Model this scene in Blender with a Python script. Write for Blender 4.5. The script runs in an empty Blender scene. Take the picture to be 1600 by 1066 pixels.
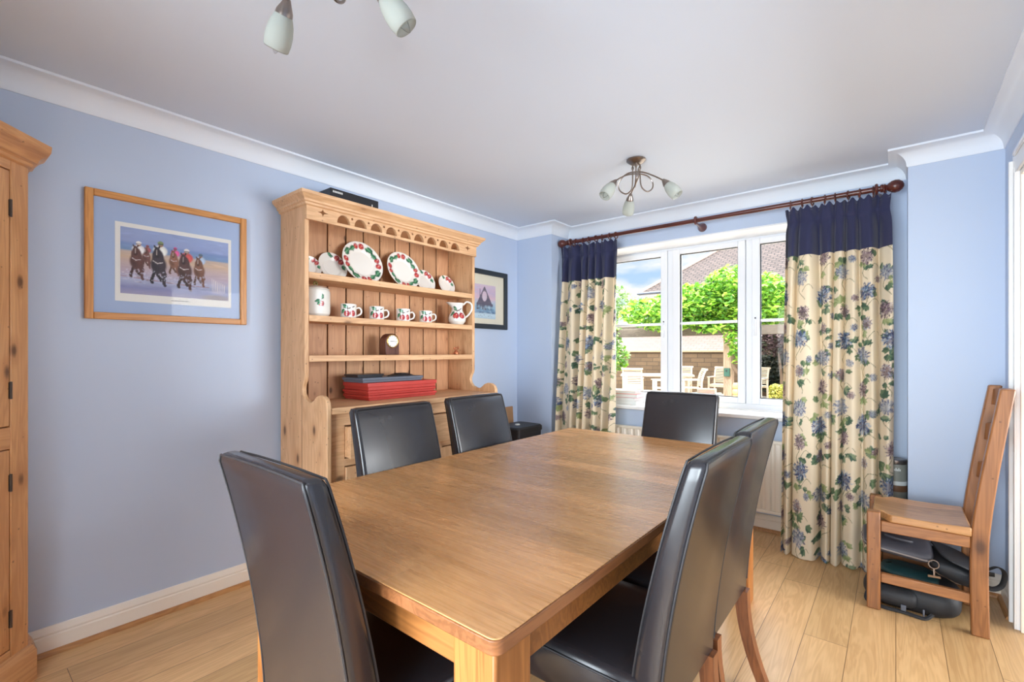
import bpy, bmesh, math, random
import numpy as np
from mathutils import Vector, Matrix, Euler
from math import pi, sin, cos, radians, tan

scn = bpy.context.scene
COL = scn.collection
random.seed(7)
RNG = np.random.default_rng(11)

# ------------------------------------------------------------------ camera
cam_d = bpy.data.cameras.new('camera')
cam = bpy.data.objects.new('camera', cam_d); COL.objects.link(cam)
cam_d.sensor_width = 36.0
cam_d.lens = 36.0 * 735.0 / 1600.0
cam_d.shift_y = (550.6 - 533.0) / 1600.0
cam_d.clip_start = 0.02; cam_d.clip_end = 400
cam.location = (0, 0, 1.26)
cam.rotation_euler = (radians(90), 0, radians(39.2156))
scn.camera = cam

# ------------------------------------------------------------------ view
vs = scn.view_settings
vs.view_transform = 'Standard'; vs.look = 'None'; vs.gamma = 1.0
vs.use_curve_mapping = False
vs.exposure = 0.28
scn.cycles.use_denoising = True
scn.cycles.max_bounces = 10
scn.cycles.diffuse_bounces = 6
scn.cycles.glossy_bounces = 4
scn.cycles.transparent_max_bounces = 16
scn.cycles.sample_clamp_indirect = 6.0
scn.cycles.caustics_reflective = False
scn.cycles.caustics_refractive = False

# ------------------------------------------------------------------ sky
world = bpy.data.worlds.new('sky'); scn.world = world
world.use_nodes = True
wt = world.node_tree; wt.nodes.clear()
def wn(t, **k):
    n = wt.nodes.new(t)
    for a, b in k.items(): setattr(n, a, b)
    return n
w_tc = wn('ShaderNodeTexCoord'); w_sep = wn('ShaderNodeSeparateXYZ')
wt.links.new(w_tc.outputs['Generated'], w_sep.inputs[0])
w_grad = wn('ShaderNodeValToRGB')
w_grad.color_ramp.elements[0].position = 0.0; w_grad.color_ramp.elements[0].color = (0.66, 0.83, 1.0, 1)
w_grad.color_ramp.elements[1].position = 0.45; w_grad.color_ramp.elements[1].color = (0.22, 0.48, 0.95, 1)
wt.links.new(w_sep.outputs[2], w_grad.inputs[0])
w_map = wn('ShaderNodeMapping'); w_map.inputs['Scale'].default_value = (5, 5, 14)
w_map.inputs['Location'].default_value = (1.3, .4, .2)
wt.links.new(w_tc.outputs['Generated'], w_map.inputs[0])
w_no = wn('ShaderNodeTexNoise'); w_no.inputs['Scale'].default_value = 1.6; w_no.inputs['Detail'].default_value = 6
wt.links.new(w_map.outputs[0], w_no.inputs[0])
w_cr = wn('ShaderNodeValToRGB')
w_cr.color_ramp.elements[0].position = 0.44; w_cr.color_ramp.elements[0].color = (0, 0, 0, 1)
w_cr.color_ramp.elements[1].position = 0.62; w_cr.color_ramp.elements[1].color = (1, 1, 1, 1)
wt.links.new(w_no.outputs[0], w_cr.inputs[0])
w_mix = wn('ShaderNodeMixRGB'); w_mix.inputs[2].default_value = (1.0, 1.0, 1.0, 1)
wt.links.new(w_cr.outputs[0], w_mix.inputs[0]); wt.links.new(w_grad.outputs[0], w_mix.inputs[1])
# unseen upper sky strengthened to light the room, above everything the window shows
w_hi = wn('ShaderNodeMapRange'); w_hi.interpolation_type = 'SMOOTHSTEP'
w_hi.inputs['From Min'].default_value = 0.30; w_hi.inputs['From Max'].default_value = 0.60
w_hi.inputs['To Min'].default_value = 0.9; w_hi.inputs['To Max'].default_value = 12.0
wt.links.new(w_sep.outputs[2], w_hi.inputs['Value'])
w_hi_white = wn('ShaderNodeMapRange'); w_hi_white.interpolation_type = 'SMOOTHSTEP'
w_hi_white.inputs['From Min'].default_value = 0.30; w_hi_white.inputs['From Max'].default_value = 0.60
w_hi_white.inputs['To Min'].default_value = 0.0; w_hi_white.inputs['To Max'].default_value = 0.8
wt.links.new(w_sep.outputs[2], w_hi_white.inputs['Value'])
w_mix2 = wn('ShaderNodeMixRGB'); w_mix2.inputs[2].default_value = (1.0, 0.98, 0.95, 1)
wt.links.new(w_hi_white.outputs[0], w_mix2.inputs[0]); wt.links.new(w_mix.outputs[0], w_mix2.inputs[1])
w_bg = wn('ShaderNodeBackground'); w_out = wn('ShaderNodeOutputWorld')
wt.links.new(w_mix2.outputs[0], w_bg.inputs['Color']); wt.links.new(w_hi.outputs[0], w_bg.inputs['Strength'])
wt.links.new(w_bg.outputs[0], w_out.inputs[0])

def light(name, kind, loc, rot, energy, color=(1, 1, 1), size=None, size_y=None, portal=False, angle=None, spread=None):
    d = bpy.data.lights.new(name, kind); d.energy = energy; d.color = color
    if kind == 'AREA':
        d.shape = 'RECTANGLE'; d.size = size; d.size_y = size_y
        if portal: d.cycles.is_portal = True
        if spread is not None: d.spread = spread
    if angle is not None: d.angle = angle
    o = bpy.data.objects.new(name, d); COL.objects.link(o)
    o.location = loc; o.rotation_euler = rot
    return o
# sun high over the house, from the right
sun_dir = Vector((0.62, -0.30, 0.78)).normalized()
sun = light('sun', 'SUN', (6, -3, 12), sun_dir.to_track_quat('Z', 'Y').to_euler(), 1.35, (1.0, 0.95, 0.86), angle=radians(0.6))
# sky portal in the window, facing into the room
light('window_portal', 'AREA', (-1.19, 4.12, 1.49), (radians(-90), 0, 0), 1.0, size=1.9, size_y=1.4, portal=True)
# area lamps: added fill outside the unseen back doors, daylight from the right-hand hall
light('garden_door_fill', 'AREA', (-0.9, -3.4, 1.30), (radians(92), 0, 0), 680, (0.83, 0.92, 1.0), size=4.0, size_y=2.8)
light('hall_daylight', 'AREA', (3.15, 2.6, 1.40), (0, radians(90), 0), 76, (0.92, 0.96, 1.0), size=1.7, size_y=2.8, spread=radians(95))

# ------------------------------------------------------------------ helpers
def srgb(r, g, b, a=1.0):
    def f(c):
        c /= 255.0
        return c / 12.92 if c <= 0.04045 else ((c + 0.055) / 1.055) ** 2.4
    return (f(r), f(g), f(b), a)
def lin3(r, g, b): return np.array(srgb(r, g, b)[:3])

class MB:
    """Collects shapes into one mesh."""
    def __init__(s): s.v = []; s.f = []; s.uv = []
    def add(s, v, f, M=None, uv=None):
        n = len(s.v)
        if M is not None: v = [tuple(M @ Vector(p)) for p in v]
        s.v += [tuple(p) for p in v]; s.f += [tuple(i + n for i in q) for q in f]
        s.uv += list(uv) if uv is not None else [(0, 0)] * len(v)
        return s
    def box(s, lo, hi, M=None):
        x0, y0, z0 = lo; x1, y1, z1 = hi
        v = [(x0,y0,z0),(x1,y0,z0),(x1,y1,z0),(x0,y1,z0),(x0,y0,z1),(x1,y0,z1),(x1,y1,z1),(x0,y1,z1)]
        f = [(0,3,2,1),(4,5,6,7),(0,1,5,4),(1,2,6,5),(2,3,7,6),(3,0,4,7)]
        return s.add(v, f, M)
    def loft(s, rings, caps=True, closed=True, M=None, uvs=None):
        n = len(rings[0]); v = [p for r in rings for p in r]; f = []
        for i in range(len(rings) - 1):
            for j in range(n if closed else n - 1):
                k = (j + 1) % n
                f.append((i*n+j, i*n+k, (i+1)*n+k, (i+1)*n+j))
        if caps:
            f.append(tuple(range(n - 1, -1, -1))); f.append(tuple((len(rings)-1)*n + j for j in range(n)))
        return s.add(v, f, M, uvs)
    def tube(s, pts, r, n=10, M=None, caps=True, flat=1.0):
        pts = [Vector(p) for p in pts]
        rs = r if isinstance(r, (list, tuple)) else [r] * len(pts)
        rings = []; up = None
        for i, p in enumerate(pts):
            t = (pts[min(i+1, len(pts)-1)] - pts[max(i-1, 0)]).normalized()
            if up is None:
                up = Vector((0,0,1)) if abs(t.z) < .9 else Vector((1,0,0))
            a = t.cross(up)
            if a.length < 1e-6: a = t.cross(Vector((0,1,0)))
            a.normalize(); b = a.cross(t).normalized(); up = b
            rings.append([tuple(p + (a*cos(2*pi*j/n) + b*sin(2*pi*j/n)*flat)*rs[i]) for j in range(n)])
        return s.loft(rings, caps, True, M)
    def lathe(s, prof, n=32, M=None, caps=True, uvf=None):
        rings = [[(r*cos(2*pi*j/n), r*sin(2*pi*j/n), z) for j in range(n)] for r, z in prof]
        uv = None
        if uvf: uv = [uvf(2*pi*j/n, r, z, i) for i, (r, z) in enumerate(prof) for j in range(n)]
        return s.loft(rings, caps, True, M, uv)
    def prism(s, poly, axis, a, b, M=None):
        """polygon (2-D) pushed along an axis from a to b. axis x: poly=(y,z); y: (x,z); z: (x,y)"""
        def P(p, t):
            return {'x': (t, p[0], p[1]), 'y': (p[0], t, p[1]), 'z': (p[0], p[1], t)}[axis]
        n = len(poly)
        v = [P(p, a) for p in poly] + [P(p, b) for p in poly]
        f = [tuple(range(n-1, -1, -1)), tuple(range(n, 2*n))] + [(j, (j+1) % n, n+(j+1) % n, n+j) for j in range(n)]
        return s.add(v, f, M)
    def torus(s, R, r, M=None, n=20, m=8):
        v = []; f = []
        for i in range(n):
            a = 2*pi*i/n
            for j in range(m):
                b = 2*pi*j/m
                v.append(((R+r*cos(b))*cos(a), (R+r*cos(b))*sin(a), r*sin(b)))
        for i in range(n):
            for j in range(m):
                f.append((i*m+j, ((i+1)%n)*m+j, ((i+1)%n)*m+(j+1)%m, i*m+(j+1)%m))
        return s.add(v, f, M)
    def ball(s, c, r, M=None, n=14, m=9):
        rx, ry, rz = r if isinstance(r, tuple) else (r, r, r)
        prof = [(sin(pi*i/m), -cos(pi*i/m)) for i in range(m+1)]
        rings = [[(c[0]+rx*max(a,1e-4)*cos(2*pi*j/n), c[1]+ry*max(a,1e-4)*sin(2*pi*j/n), c[2]+rz*z) for j in range(n)] for a, z in prof]
        return s.loft(rings, True, True, M)

def obj(name, mb, mat, parent=None, smooth=True, bevel=0, seg=2, loc=None, paint=None, angle=38, fix=True, uv=False):
    me = bpy.data.meshes.new(name)
    me.from_pydata(mb.v, [], mb.f)
    if fix and len(mb.f) < 60000:
        bm = bmesh.new(); bm.from_mesh(me); bmesh.ops.recalc_face_normals(bm, faces=bm.faces); bm.to_mesh(me); bm.free()
    if paint is not None:
        at = me.color_attributes.new('paint', 'FLOAT_COLOR', 'POINT')
        c = paint.sample(np.array(mb.uv, dtype=float))
        at.data.foreach_set('color', np.concatenate([c, np.ones((len(c), 1))], 1).astype(np.float32).ravel())
    if uv:
        ul = me.uv_layers.new(name='uv')
        li = np.zeros(len(me.loops), dtype=np.int32); me.loops.foreach_get('vertex_index', li)
        ul.data.foreach_set('uv', np.array(mb.uv, dtype=np.float32)[li].ravel())
    if smooth:
        me.shade_smooth()
        if angle: me.set_sharp_from_angle(angle=radians(angle))
    for m in (mat if isinstance(mat, list) else [mat]): me.materials.append(m)
    o = bpy.data.objects.new(name, me); COL.objects.link(o)
    if parent is not None: o.parent = parent
    if loc is not None: o.location = loc
    if bevel:
        b = o.modifiers.new('edge', 'BEVEL'); b.width = bevel; b.segments = seg; b.limit_method = 'ANGLE'; b.angle_limit = radians(40)
    return o

def tag(o, label, cat, group=None, kind=None):
    o['label'] = label; o['category'] = cat
    if group: o['group'] = group
    if kind: o['kind'] = kind
    return o
def thing(name, label, cat, loc=(0,0,0), rotz=0, group=None):
    o = bpy.data.objects.new(name, None); COL.objects.link(o)
    o.empty_display_size = .1
    o.location = loc; o.rotation_euler = (0, 0, rotz)
    return tag(o, label, cat, group)
def struct(o): o['kind'] = 'structure'; return o
def snode(name, loc=(0,0,0)):
    o = bpy.data.objects.new(name, None); COL.objects.link(o); o.location = loc
    return struct(o)
def dup(root, loc, rotz, label):
    r = root.copy(); COL.objects.link(r); r.location = loc; r.rotation_euler = (0, 0, rotz); r['label'] = label
    for ch in list(root.children):
        c = ch.copy(); COL.objects.link(c); c.parent = r
        for g in ch.children:
            d = g.copy(); COL.objects.link(d); d.parent = c
    return r
def rrect(w, d, r, n=5, cx=0, cy=0, z=0):
    pts = []
    for sx, sy, a0 in ((1,1,0),(-1,1,90),(-1,-1,180),(1,-1,270)):
        for i in range(n+1):
            a = radians(a0 + 90*i/n)
            pts.append((cx + sx*(w/2-r) + r*cos(a), cy + sy*(d/2-r) + r*sin(a), z))
    return pts
def catmull(P, k=8):
    P = [Vector(p) for p in P]; Q = [P[0]*2-P[1]] + P + [P[-1]*2-P[-2]]; out = []
    for i in range(1, len(Q)-2):
        a, b, c, d = Q[i-1], Q[i], Q[i+1], Q[i+2]
        for j in range(k):
            t = j/k
            out.append(.5*((2*b) + (c-a)*t + (2*a-5*b+4*c-d)*t*t + (3*b-a-3*c+d)*t**3))
    out.append(P[-1]); return out
def sweep(mb, prof, line, closed=False):
    """profile (d inward, z) swept along a floor-plan line whose inside is on its left"""
    n = len(line); rings = []
    for i in range(n):
        p = Vector(line[i])
        def nrm(a, b):
            t = (Vector(b)-Vector(a)).normalized(); return Vector((-t.y, t.x))
        if closed or 0 < i < n-1:
            n1 = nrm(line[i-1], line[i]); n2 = nrm(line[i], line[(i+1) % n])
            m = (n1+n2); m = m / max(1e-6, m.dot(n1))
        else:
            m = nrm(line[0], line[1]) if i == 0 else nrm(line[-2], line[-1])
        rings.append([(p.x+m.x*d, p.y+m.y*d, z) for d, z in prof])
    if closed: rings.append(rings[0]); mb.loft(rings, caps=False)
    else: mb.loft(rings, caps=True)
    return mb

# ------------------------------------------------------------------ painting onto cloth, paper and china
class Canvas:
    def __init__(s, W, H, nx, ny, bg):
        s.W, s.H, s.nx, s.ny = W, H, nx, ny
        s.X, s.Y = np.meshgrid((np.arange(nx)+.5)*W/nx, (np.arange(ny)+.5)*H/ny)
        s.im = np.empty((ny, nx, 3)); s.im[:] = np.array(bg)
    def win(s, x0, x1, y0, y1):
        i0 = max(0, int(x0/s.W*s.nx)-1); i1 = min(s.nx, int(x1/s.W*s.nx)+2)
        j0 = max(0, int(y0/s.H*s.ny)-1); j1 = min(s.ny, int(y1/s.H*s.ny)+2)
        if i0 >= i1 or j0 >= j1: return None
        return (slice(j0, j1), slice(i0, i1))
    def put(s, w, m, col, a=1.0):
        m = np.clip(m, 0, 1)[..., None]*a
        s.im[w] = s.im[w]*(1-m) + np.array(col)*m
    def ell(s, cx, cy, a, b, ang=0, col=(0,0,0), alpha=1.0, soft=.2):
        R = max(a, b)*1.3; w = s.win(cx-R, cx+R, cy-R, cy+R)
        if w is None: return
        dx = s.X[w]-cx; dy = s.Y[w]-cy; c, q = cos(ang), sin(ang)
        d = np.sqrt(((dx*c+dy*q)/a)**2 + ((-dx*q+dy*c)/b)**2)
        s.put(w, (1+soft/2-d)/soft, col, alpha)
    def leaf(s, cx, cy, L, wd, ang, col, col2=None, alpha=1.0):
        w = s.win(cx-L, cx+L, cy-L, cy+L)
        if w is None: return
        dx = s.X[w]-cx; dy = s.Y[w]-cy; c, q = cos(ang), sin(ang)
        t = (dx*c+dy*q)/L; u = (-dx*q+dy*c)
        half = wd*np.sin(pi*np.clip(t, 0, 1)**.75)
        e = s.W/s.nx*1.2
        m = np.where((t > 0) & (t < 1), np.clip((half-np.abs(u))/e+.5, 0, 1), 0)
        s.put(w, m, col, alpha)
        if col2 is not None: s.put(w, m*(u > 0), col2, alpha)
    def stroke(s, pts, wd, col, alpha=1.0):
        for (x0, y0), (x1, y1) in zip(pts[:-1], pts[1:]):
            w = s.win(min(x0,x1)-wd, max(x0,x1)+wd, min(y0,y1)-wd, max(y0,y1)+wd)
            if w is None: continue
            dx, dy = x1-x0, y1-y0; L2 = dx*dx+dy*dy+1e-12
            t = np.clip(((s.X[w]-x0)*dx+(s.Y[w]-y0)*dy)/L2, 0, 1)
            d = np.hypot(s.X[w]-x0-t*dx, s.Y[w]-y0-t*dy)
            e = s.W/s.nx
            s.put(w, (wd/2-d)/e+.5, col, alpha)
    def rect(s, x0, y0, x1, y1, col, alpha=1.0):
        w = s.win(x0, x1, y0, y1)
        if w is None: return
        m = ((s.X[w] >= x0) & (s.X[w] <= x1) & (s.Y[w] >= y0) & (s.Y[w] <= y1))*1.0
        s.put(w, m, col, alpha)
    def vgrad(s, stops):
        ys = np.array([p for p, c in stops])*s.H; cs = np.array([c for p, c in stops])
        for k in range(3): s.im[..., k] = np.interp(s.Y, ys, cs[:, k])
    def sample(s, uv):
        i = np.clip((uv[:, 0]/s.W*s.nx).astype(int), 0, s.nx-1); j = np.clip((uv[:, 1]/s.H*s.ny).astype(int), 0, s.ny-1)
        return s.im[j, i]
def sheet(mb, nx, ny, pos, W, H):
    v = [pos(i/(nx-1), j/(ny-1)) for j in range(ny) for i in range(nx)]
    uv = [(i/(nx-1)*W, j/(ny-1)*H) for j in range(ny) for i in range(nx)]
    f = [(j*nx+i, j*nx+i+1, (j+1)*nx+i+1, (j+1)*nx+i) for j in range(ny-1) for i in range(nx-1)]
    return mb.add(v, f, None, uv)

# ------------------------------------------------------------------ materials
class NT:
    def __init__(s, name):
        s.m = bpy.data.materials.new(name); s.m.use_nodes = True; s.t = s.m.node_tree; s.t.nodes.clear()
        s.out = s.n('ShaderNodeOutputMaterial')
    def n(s, t, ins=None, **k):
        n = s.t.nodes.new(t)
        for a, b in k.items(): setattr(n, a, b)
        for a, b in (ins or {}).items(): s.set(n, a, b)
        return n
    def set(s, n, a, b):
        if hasattr(b, 'is_output') or isinstance(b, bpy.types.NodeSocket): s.t.links.new(b, n.inputs[a])
        else: n.inputs[a].default_value = b
    def math(s, op, a, b=0.0, c=None):
        ins = {0: a, 1: b}
        if c is not None: ins[2] = c
        return s.n('ShaderNodeMath', ins, operation=op).outputs[0]
    def mix(s, f, a, b, mode='MIX'):
        return s.n('ShaderNodeMixRGB', {0: f, 1: a, 2: b}, blend_type=mode).outputs[0]
    def ramp(s, f, stops):
        r = s.n('ShaderNodeValToRGB', {0: f}); e = r.color_ramp.elements
        while len(e) < len(stops): e.new(.5)
        for k, (p, c) in zip(e, stops):
            k.position = p; k.color = c if isinstance(c, tuple) else (c, c, c, 1)
        return r.outputs[0]
    def bump(s, h, strength=.2, dist=.002):
        return s.n('ShaderNodeBump', {'Height': h, 'Strength': strength, 'Distance': dist}).outputs[0]
    def pbr(s, col, rough=.5, metal=0, normal=None, **k):
        p = s.n('ShaderNodeBsdfPrincipled', {'Base Color': col, 'Roughness': rough, 'Metallic': metal})
        if normal is not None: s.set(p, 'Normal', normal)
        for a, b in k.items(): s.set(p, a.replace('_', ' '), b)
        s.t.links.new(p.outputs[0], s.out.inputs[0]); return p
    def coord(s, which='Object'): return s.n('ShaderNodeTexCoord').outputs[which]
    def noise(s, vec, scale, detail=3, rough=.5, dist=0):
        return s.n('ShaderNodeTexNoise', {'Vector': vec, 'Scale': scale, 'Detail': detail, 'Roughness': rough, 'Distortion': dist}).outputs[0]

def plain(name, col, rough=.5, metal=0, bump=0, bscale=60, var=0.0, **k):
    t = NT(name); c = t.coord(); base = col; nrm = None
    if var:
        base = t.mix(t.ramp(t.noise(c, 9, 4), [(.35, 0.0), (.7, 1.0)]), tuple(x*(1-var) for x in col[:3])+(1,), col)
    if bump: nrm = t.bump(t.noise(c, bscale, 4), bump, .003)
    t.pbr(base, rough, metal, nrm, **k); return t.m

def wood(name, dark, light, axis='z', knots=0.0, rough=.45, plank=None, gs=1.0, spread=.5, coat=0.0, gap=.0018, tintvar=.2, bump=.12, kdark=srgb(70, 40, 22), spec=.5, lines=.45):
    t = NT(name); oi = t.n('ShaderNodeObjectInfo').outputs['Random']
    sep = t.n('ShaderNodeSeparateXYZ', {0: t.coord()})
    X, Y, Z = sep.outputs
    along, c1, c2 = {'x': (X, Y, Z), 'y': (Y, X, Z), 'z': (Z, X, Y)}[axis]
    shade = None; gapm = None
    if plank:
        wd, ln, ca = plank
        cc = {'x': X, 'y': Y, 'z': Z}[ca]
        k = t.math('DIVIDE', cc, wd); idx = t.math('FLOOR', k); fr = t.math('FRACT', k)
        rnd = t.n('ShaderNodeTexWhiteNoise', {'W': idx}, noise_dimensions='1D').outputs[0]
        l = t.math('ADD', t.math('DIVIDE', along, ln), t.math('MULTIPLY', rnd, 7.31))
        li = t.math('FLOOR', l); lf = t.math('FRACT', l)
        cell = t.n('ShaderNodeTexWhiteNoise', {'W': t.math('ADD', t.math('MULTIPLY', idx, 17.3), li)}, noise_dimensions='1D').outputs[0]
        shade = cell
        e1 = t.math('LESS_THAN', t.math('ABSOLUTE', t.math('SUBTRACT', fr, .5)), .5-gap/wd/2)
        e2 = t.math('LESS_THAN', t.math('ABSOLUTE', t.math('SUBTRACT', lf, .5)), .5-gap/ln/2)
        gapm = t.math('MULTIPLY', e1, e2)
        off = t.math('MULTIPLY', cell, 13.7)
    else: off = t.math('MULTIPLY', oi, 9.1)
    v = t.n('ShaderNodeCombineXYZ', {0: t.math('ADD', t.math('MULTIPLY', along, .55*gs), off), 1: t.math('ADD', t.math('MULTIPLY', c1, 5.5*gs), off), 2: t.math('ADD', t.math('MULTIPLY', c2, 5.5*gs), off)}).outputs[0]
    big = t.noise(v, 1.7, 4, .55, .5)
    # growth-ring lines
    lin = t.math('SINE', t.math('MULTIPLY', big, 75.0))
    lin = t.math('MULTIPLY_ADD', lin, .5, .5)
    v2 = t.n('ShaderNodeCombineXYZ', {0: t.math('MULTIPLY', along, 3*gs), 1: t.math('MULTIPLY', c1, 130*gs), 2: t.math('MULTIPLY', c2, 130*gs)}).outputs[0]
    fine = t.noise(v2, 1.0, 3, .6)
    f = t.math('ADD', t.math('MULTIPLY', lin, .22*lines/.45), t.math('MULTIPLY', big, .62))
    f = t.math('ADD', f, t.math('MULTIPLY', fine, .30))
    col = t.ramp(f, [(.5-spread*.5, dark), (.5+spread*.5, light)])
    if shade is not None:
        sh = t.math('MULTIPLY_ADD', shade, tintvar*2, 1-tintvar)
        col = t.mix(1.0, col, t.n('ShaderNodeCombineXYZ', {0: sh, 1: sh, 2: t.math('POWER', sh, 1.2)}).outputs[0], 'MULTIPLY')
    if knots:
        kv = t.n('ShaderNodeCombineXYZ', {0: t.math('ADD', t.math('MULTIPLY', along, 3.2), off), 1: t.math('MULTIPLY', c1, 6.0), 2: t.math('MULTIPLY', c2, 6.0)}).outputs[0]
        vo = t.n('ShaderNodeTexVoronoi', {'Vector': kv, 'Scale': knots*1.25, 'Randomness': 1.0})
        kd = t.math('ADD', vo.outputs['Distance'], t.math('MULTIPLY', t.math('SUBTRACT', fine, .5), .05))
        km = t.ramp(kd, [(.06, 1.0), (.14, 0.0)]); kh = t.ramp(kd, [(.10, 1.0), (.32, 0.0)])
        col = t.mix(t.math('MULTIPLY', kh, .55), col, dark); col = t.mix(t.math('MULTIPLY', km, .8), col, kdark)
        sv = t.n('ShaderNodeTexVoronoi', {'Vector': t.coord(), 'Scale': 22.0})
        col = t.mix(t.math('MULTIPLY', t.ramp(sv.outputs['Distance'], [(.06, 1.0), (.11, 0.0)]), .55), col, kdark)
    if gapm is not None: col = t.mix(gapm, tuple(x*.32 for x in dark[:3])+(1,), col)
    h = t.math('ADD', f, t.math('MULTIPLY', gapm, 2.0)) if gapm is not None else f
    rg = t.math('MULTIPLY_ADD', fine, .16, rough-.08)
    t.pbr(col, rg, 0, t.bump(h, bump, .0015), Coat_Weight=coat, Coat_Roughness=.25, Specular_IOR_Level=spec)
    return t.m

def painted(name, rough=.5, trans=0.0, coat=0.0):
    t = NT(name); a = t.n('ShaderNodeAttribute', attribute_name='paint').outputs['Color']
    p = t.pbr(a, rough, 0, None, Coat_Weight=coat)
    if trans:
        tr = t.n('ShaderNodeBsdfTranslucent', {'Color': a})
        mx = t.n('ShaderNodeMixShader', {0: trans, 1: p.outputs[0], 2: tr.outputs[0]})
        t.t.links.new(mx.outputs[0], t.out.inputs[0])
    return t.m
def cloth(name, col, trans=.15, rough=.9, bump=.15):
    t = NT(name); c = t.coord()
    nb = t.bump(t.noise(c, 500, 2), bump, .001)
    p = t.pbr(col, rough, 0, nb, Sheen_Weight=.2)
    tr = t.n('ShaderNodeBsdfTranslucent', {'Color': col})
    mx = t.n('ShaderNodeMixShader', {0: trans, 1: p.outputs[0], 2: tr.outputs[0]})
    t.t.links.new(mx.outputs[0], t.out.inputs[0]); return t.m
def glass(name, tint=(1,1,1,1), refl=.06, rough=0.0, k=.6):
    t = NT(name)
    tr = t.n('ShaderNodeBsdfTransparent', {'Color': tint}); g = t.n('ShaderNodeBsdfGlossy', {'Roughness': rough})
    lw = t.n('ShaderNodeLayerWeight', {'Blend': .12})
    f = t.math('ADD', t.math('MULTIPLY', lw.outputs['Fresnel'], k), refl*.3)
    mx = t.n('ShaderNodeMixShader', {0: f, 1: tr.outputs[0], 2: g.outputs[0]})
    t.t.links.new(mx.outputs[0], t.out.inputs[0]); return t.m
def frosted(name):
    t = NT(name)
    col = srgb(222, 225, 218)
    d = t.n('ShaderNodeBsdfDiffuse', {'Color': col}); tl = t.n('ShaderNodeBsdfTranslucent', {'Color': col})
    a = t.n('ShaderNodeMixShader', {0: .5, 1: d.outputs[0], 2: tl.outputs[0]})
    tp = t.n('ShaderNodeBsdfTransparent', {'Color': (.9, .92, .9, 1)})
    b = t.n('ShaderNodeMixShader', {0: .22, 1: a.outputs[0], 2: tp.outputs[0]})
    g = t.n('ShaderNodeBsdfGlossy', {'Roughness': .25}); lw = t.n('ShaderNodeLayerWeight', {'Blend': .1})
    c = t.n('ShaderNodeMixShader', {0: t.math('MULTIPLY', lw.outputs['Fresnel'], .5), 1: b.outputs[0], 2: g.outputs[0]})
    t.t.links.new(c.outputs[0], t.out.inputs[0]); return t.m
def leafy(name, rough=.5, trans=.35):
    t = NT(name); a = t.n('ShaderNodeAttribute', attribute_name='paint').outputs['Color']
    p = t.pbr(a, rough); tr = t.n('ShaderNodeBsdfTranslucent', {'Color': a})
    mx = t.n('ShaderNodeMixShader', {0: trans, 1: p.outputs[0], 2: tr.outputs[0]})
    t.t.links.new(mx.outputs[0], t.out.inputs[0]); return t.m
def bricks(name, c1, c2, mortar, bw, bh, swap=True, ms=.012, rough=.9, bump=.6, uvmap=False, var=.5):
    t = NT(name)
    if uvmap: vec = t.coord('UV')
    else:
        s = t.n('ShaderNodeSeparateXYZ', {0: t.coord()})
        vec = t.n('ShaderNodeCombineXYZ', {0: s.outputs[0], 1: s.outputs[2], 2: 0.0}).outputs[0]
    b = t.n('ShaderNodeTexBrick', {'Vector': vec, 'Color1': c1, 'Color2': c2, 'Mortar': mortar, 'Scale': 1.0, 'Mortar Size': ms, 'Mortar Smooth': .2, 'Bias': 0.0, 'Brick Width': bw, 'Row Height': bh})
    n = t.noise(t.coord(), 7, 5)
    col = t.mix(t.math('MULTIPLY', n, var), b.outputs[0], tuple(x*.55 for x in c1[:3])+(1,))
    t.pbr(col, rough, 0, t.bump(t.math('ADD', t.math('MULTIPLY', b.outputs[1], -1.0), t.math('MULTIPLY', n, .4)), bump, .01)); return t.m

M = {}
M['wall'] = plain('blue_wall_paint', srgb(188, 202, 224), .55, bump=.03, bscale=250)
M['white'] = plain('white_ceiling_paint', srgb(217, 226, 239), .8)
M['cove'] = plain('white_cornice_paint', srgb(230, 236, 244), .7)
M['gloss_white'] = plain('white_gloss_paint', srgb(240, 240, 240), .25)
M['cream_gloss'] = plain('cream_gloss_paint', srgb(240, 232, 218), .3)
M['upvc'] = plain('white_plastic', srgb(238, 240, 244), .3)
M['floor'] = wood('oak_floorboards', srgb(178, 134, 86), srgb(218, 178, 126), 'y', 0.0, .33, (.16, 1.7, 'x'), tintvar=.12, spread=.7, gap=.0022, bump=.08)
M['bead'] = wood('oak_beading', srgb(150, 100, 55), srgb(190, 138, 85), 'y', 0, .4)
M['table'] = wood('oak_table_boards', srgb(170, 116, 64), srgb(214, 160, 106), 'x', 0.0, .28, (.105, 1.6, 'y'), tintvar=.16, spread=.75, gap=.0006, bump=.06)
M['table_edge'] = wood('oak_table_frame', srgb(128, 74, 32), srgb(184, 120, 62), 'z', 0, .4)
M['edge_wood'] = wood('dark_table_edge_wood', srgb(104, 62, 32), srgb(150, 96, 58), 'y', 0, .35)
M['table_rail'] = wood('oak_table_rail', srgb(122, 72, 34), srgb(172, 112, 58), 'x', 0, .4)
pd, pl = srgb(178, 128, 86), srgb(228, 186, 142)
M['pine_z'] = wood('stripped_pine_upright', pd, pl, 'z', 1.0, .5, spread=.8)
M['pine_y'] = wood('stripped_pine_level', pd, pl, 'y', 1.0, .5, spread=.8)
M['pine_x'] = wood('stripped_pine_deep', pd, pl, 'x', 1.0, .5, spread=.8)
M['pine_back'] = wood('pine_back_boards', srgb(166, 116, 80), srgb(210, 162, 120), 'z', 1.4, .55, (.128, 9, 'y'), tintvar=.1, spread=.8, gap=.0001)
M['pine_dark'] = plain('dark_board_gap', srgb(74, 44, 24), .8)
od, ol = srgb(180, 122, 74), srgb(226, 172, 118)
M['honey_z'] = wood('honey_pine_upright', od, ol, 'z', 1.1, .4, spread=.8, coat=.15)
M['honey_y'] = wood('honey_pine_level', od, ol, 'x', .8, .4, spread=.8, coat=.15)
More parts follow.
